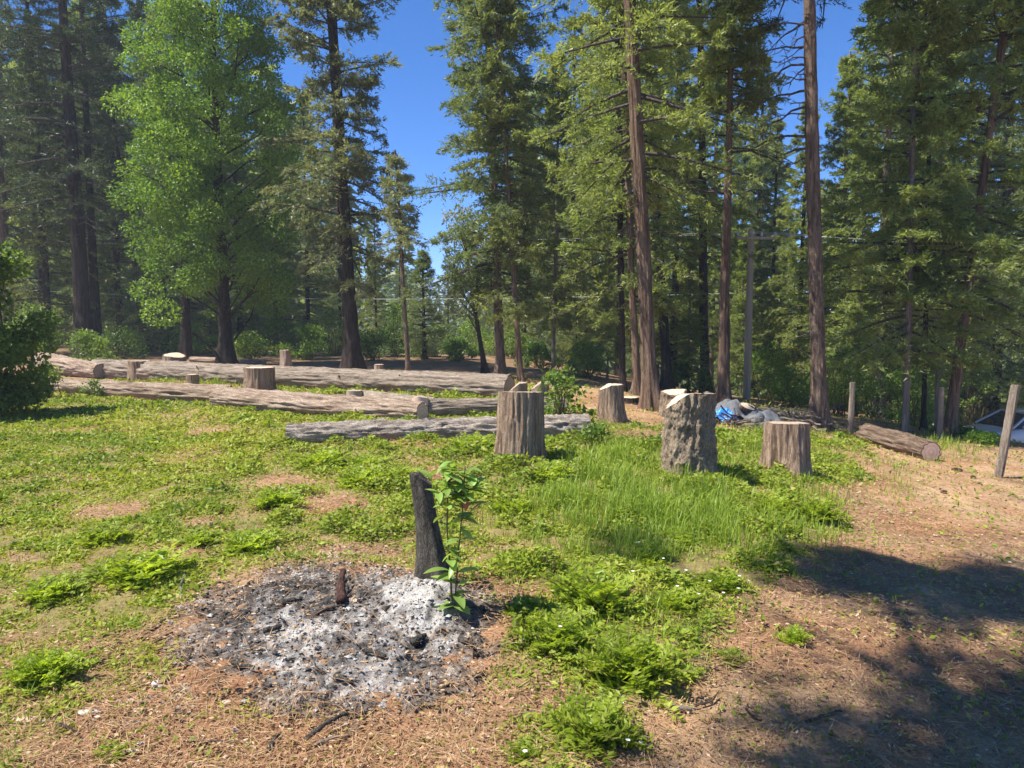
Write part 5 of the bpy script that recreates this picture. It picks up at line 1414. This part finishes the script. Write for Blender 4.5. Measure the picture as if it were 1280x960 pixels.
def grass():
    x, y, r = scatter(560000, 2.2, 20, 811, 2.0)
    d, px, py, n, n2 = cover_density(x, y)
    zone = np.zeros(len(x))
    for cx, cy, rx, ry, w in ((830, 640, 170, 60, 1.0), (760, 590, 60, 40, 0.9), (960, 560, 90, 45, 0.6), (1010, 640, 50, 50, 0.7), (700, 700, 90, 60, 0.35), (860, 590, 60, 20, 1.0), (130, 545, 200, 30, 0.15), (480, 475, 130, 10, 0.5), (270, 478, 60, 8, 0.8), (1110, 600, 60, 30, 0.25), (780, 800, 110, 60, 0.3), (1180, 560, 50, 20, 0.6)):
        zone = np.maximum(zone, w * np.exp(-(((px - cx) / rx) ** 2 + ((py - cy) / ry) ** 2) ** 1.0))
    zone = np.maximum(zone, 0.08 * (d > 0.3))
    tuft = np.clip(vnoise(xy3(x, y, 0.16), 61) * 1.9 - 0.62, 0, 1) * np.clip(0.8 + 1.2 * n2, 0, 1)
    keep = r.uniform(size=len(x)) < zone * (0.2 + 0.9 * tuft) * np.clip(0.35 + y / 8, 0, 1)
    keep &= ~(ash_w(px, py) > 0.4)
    x, y, zone, tuft = x[keep], y[keep], zone[keep], tuft[keep]
    N = len(x)
    L = (0.06 + 0.28 * zone * (0.45 + 0.75 * tuft)) * r.uniform(0.35, 1.4, N)
    W = (0.0028 + 0.0006 * y) * r.uniform(0.7, 1.4, N)
    az = r.uniform(0, 6.28, N); lean = r.uniform(0.05, 0.85, N)
    base = np.stack([x, y, height(x, y) - 0.01], 1)
    h_ = np.stack([np.cos(az), np.sin(az), 0 * az], 1)
    side = np.stack([-np.sin(az), np.cos(az), 0 * az], 1) * (W / 2)[:, None]
    mid = base + h_ * (L * lean * 0.35)[:, None] + np.array([0, 0, 1.0]) * (L * 0.62)[:, None]
    tip = base + h_ * (L * lean)[:, None] + np.array([0, 0, 1.0]) * (L * np.cos(lean))[:, None]
    V = np.stack([base - side, base + side, mid + side * 0.7, mid - side * 0.7, tip], 1).reshape(-1, 3)
    i = 5 * np.arange(N)[:, None]
    v = np.clip(0.65 * r.uniform(size=N) + 0.15 * (r.uniform(size=N) < 0.2) + 0.3 * (r.uniform(size=N) < 0.06), 0, 1)
    o = obj('grass', mesh('grass', V, [i + np.array([0, 1, 2, 3]), i + np.array([3, 2, 4])], attrs={'v': np.repeat(v, 5)}), M['grass'])
    tag(o, 'bright upright grass growing around the stumps', 'grass', kind='stuff')
grass()
def litter():
    x, y, r = scatter(190000, 1.9, 17, 821, 2.0)
    d, px, py, n, n2 = cover_density(x, y)
    a_ = ash_w(px, py)
    keep = r.uniform(size=len(x)) < np.clip(1.0 - 0.75 * d, 0.08, 1) * np.where(a_ > 0.5, 0.16, np.where(a_ > 0.2, 0.6, 1.0)) * np.where(px > poly_edge(py, PATH_EDGE) + 30, 0.5, 1.0)
    x, y = x[keep], y[keep]; N = len(x)
    z = height(x, y) + 0.014 + 0.016 * r.uniform(size=N)
    px, py = px[keep], py[keep]
    z += np.where(ash_w(px, py) > 0.3, 0.03, 0.0)
    needle = r.uniform(size=N) < 0.62
    az = r.uniform(0, 6.28, N)
    dr = np.stack([np.cos(az), np.sin(az), r.normal(0, 0.14, N)], 1)
    L = np.where(needle, r.uniform(0.05, 0.15, N), r.uniform(0.006, 0.028, N) * (0.7 + y / 9))
    W = np.where(needle, 0.0016 + 0.0004 * y, L * r.uniform(0.25, 0.6, N))
    sd = np.stack([-np.sin(az), np.cos(az), r.normal(0, 0.35, N)], 1)
    V, f = leaf_quads(np.stack([x, y, z], 1), dr, sd, L, W, 0.05)
    v = np.where(needle, r.uniform(0.15, 0.85, N), r.uniform(0, 1, N))
    o = obj('pine_litter', mesh('pine_litter', V, f, attrs={'v': np.repeat(v, 4)}), M['litter'])
    tag(o, 'dry fallen needles and bark crumbs strewn over the soil', 'litter', kind='stuff')
litter()

# ------------------------------------------------------------------ thin summer haze
hz = NT('haze')
pv = hz.n('ShaderNodeVolumePrincipled')
pv.inputs['Color'].default_value = (0.86, 0.92, 1.0, 1)
pv.inputs['Density'].default_value = 0.0011
hz.l(pv.outputs[0], hz.out.inputs['Volume'])
Xh, Yl, Yh, Zl, Zh = 3600, -420, 4100, -70, 40
Vh = np.array([(x_, y_, z_) for x_ in (-Xh, Xh) for y_ in (Yl, Yh) for z_ in (Zl, Zh)], float)
ho = obj('haze', mesh('haze', Vh, np.array([(0, 1, 3, 2), (4, 6, 7, 5), (0, 4, 5, 1), (2, 3, 7, 6), (0, 2, 6, 4), (1, 5, 7, 3)])), hz.m)
tag(ho, 'thin pale summer haze over the clearing and the woods', 'haze', kind='stuff')
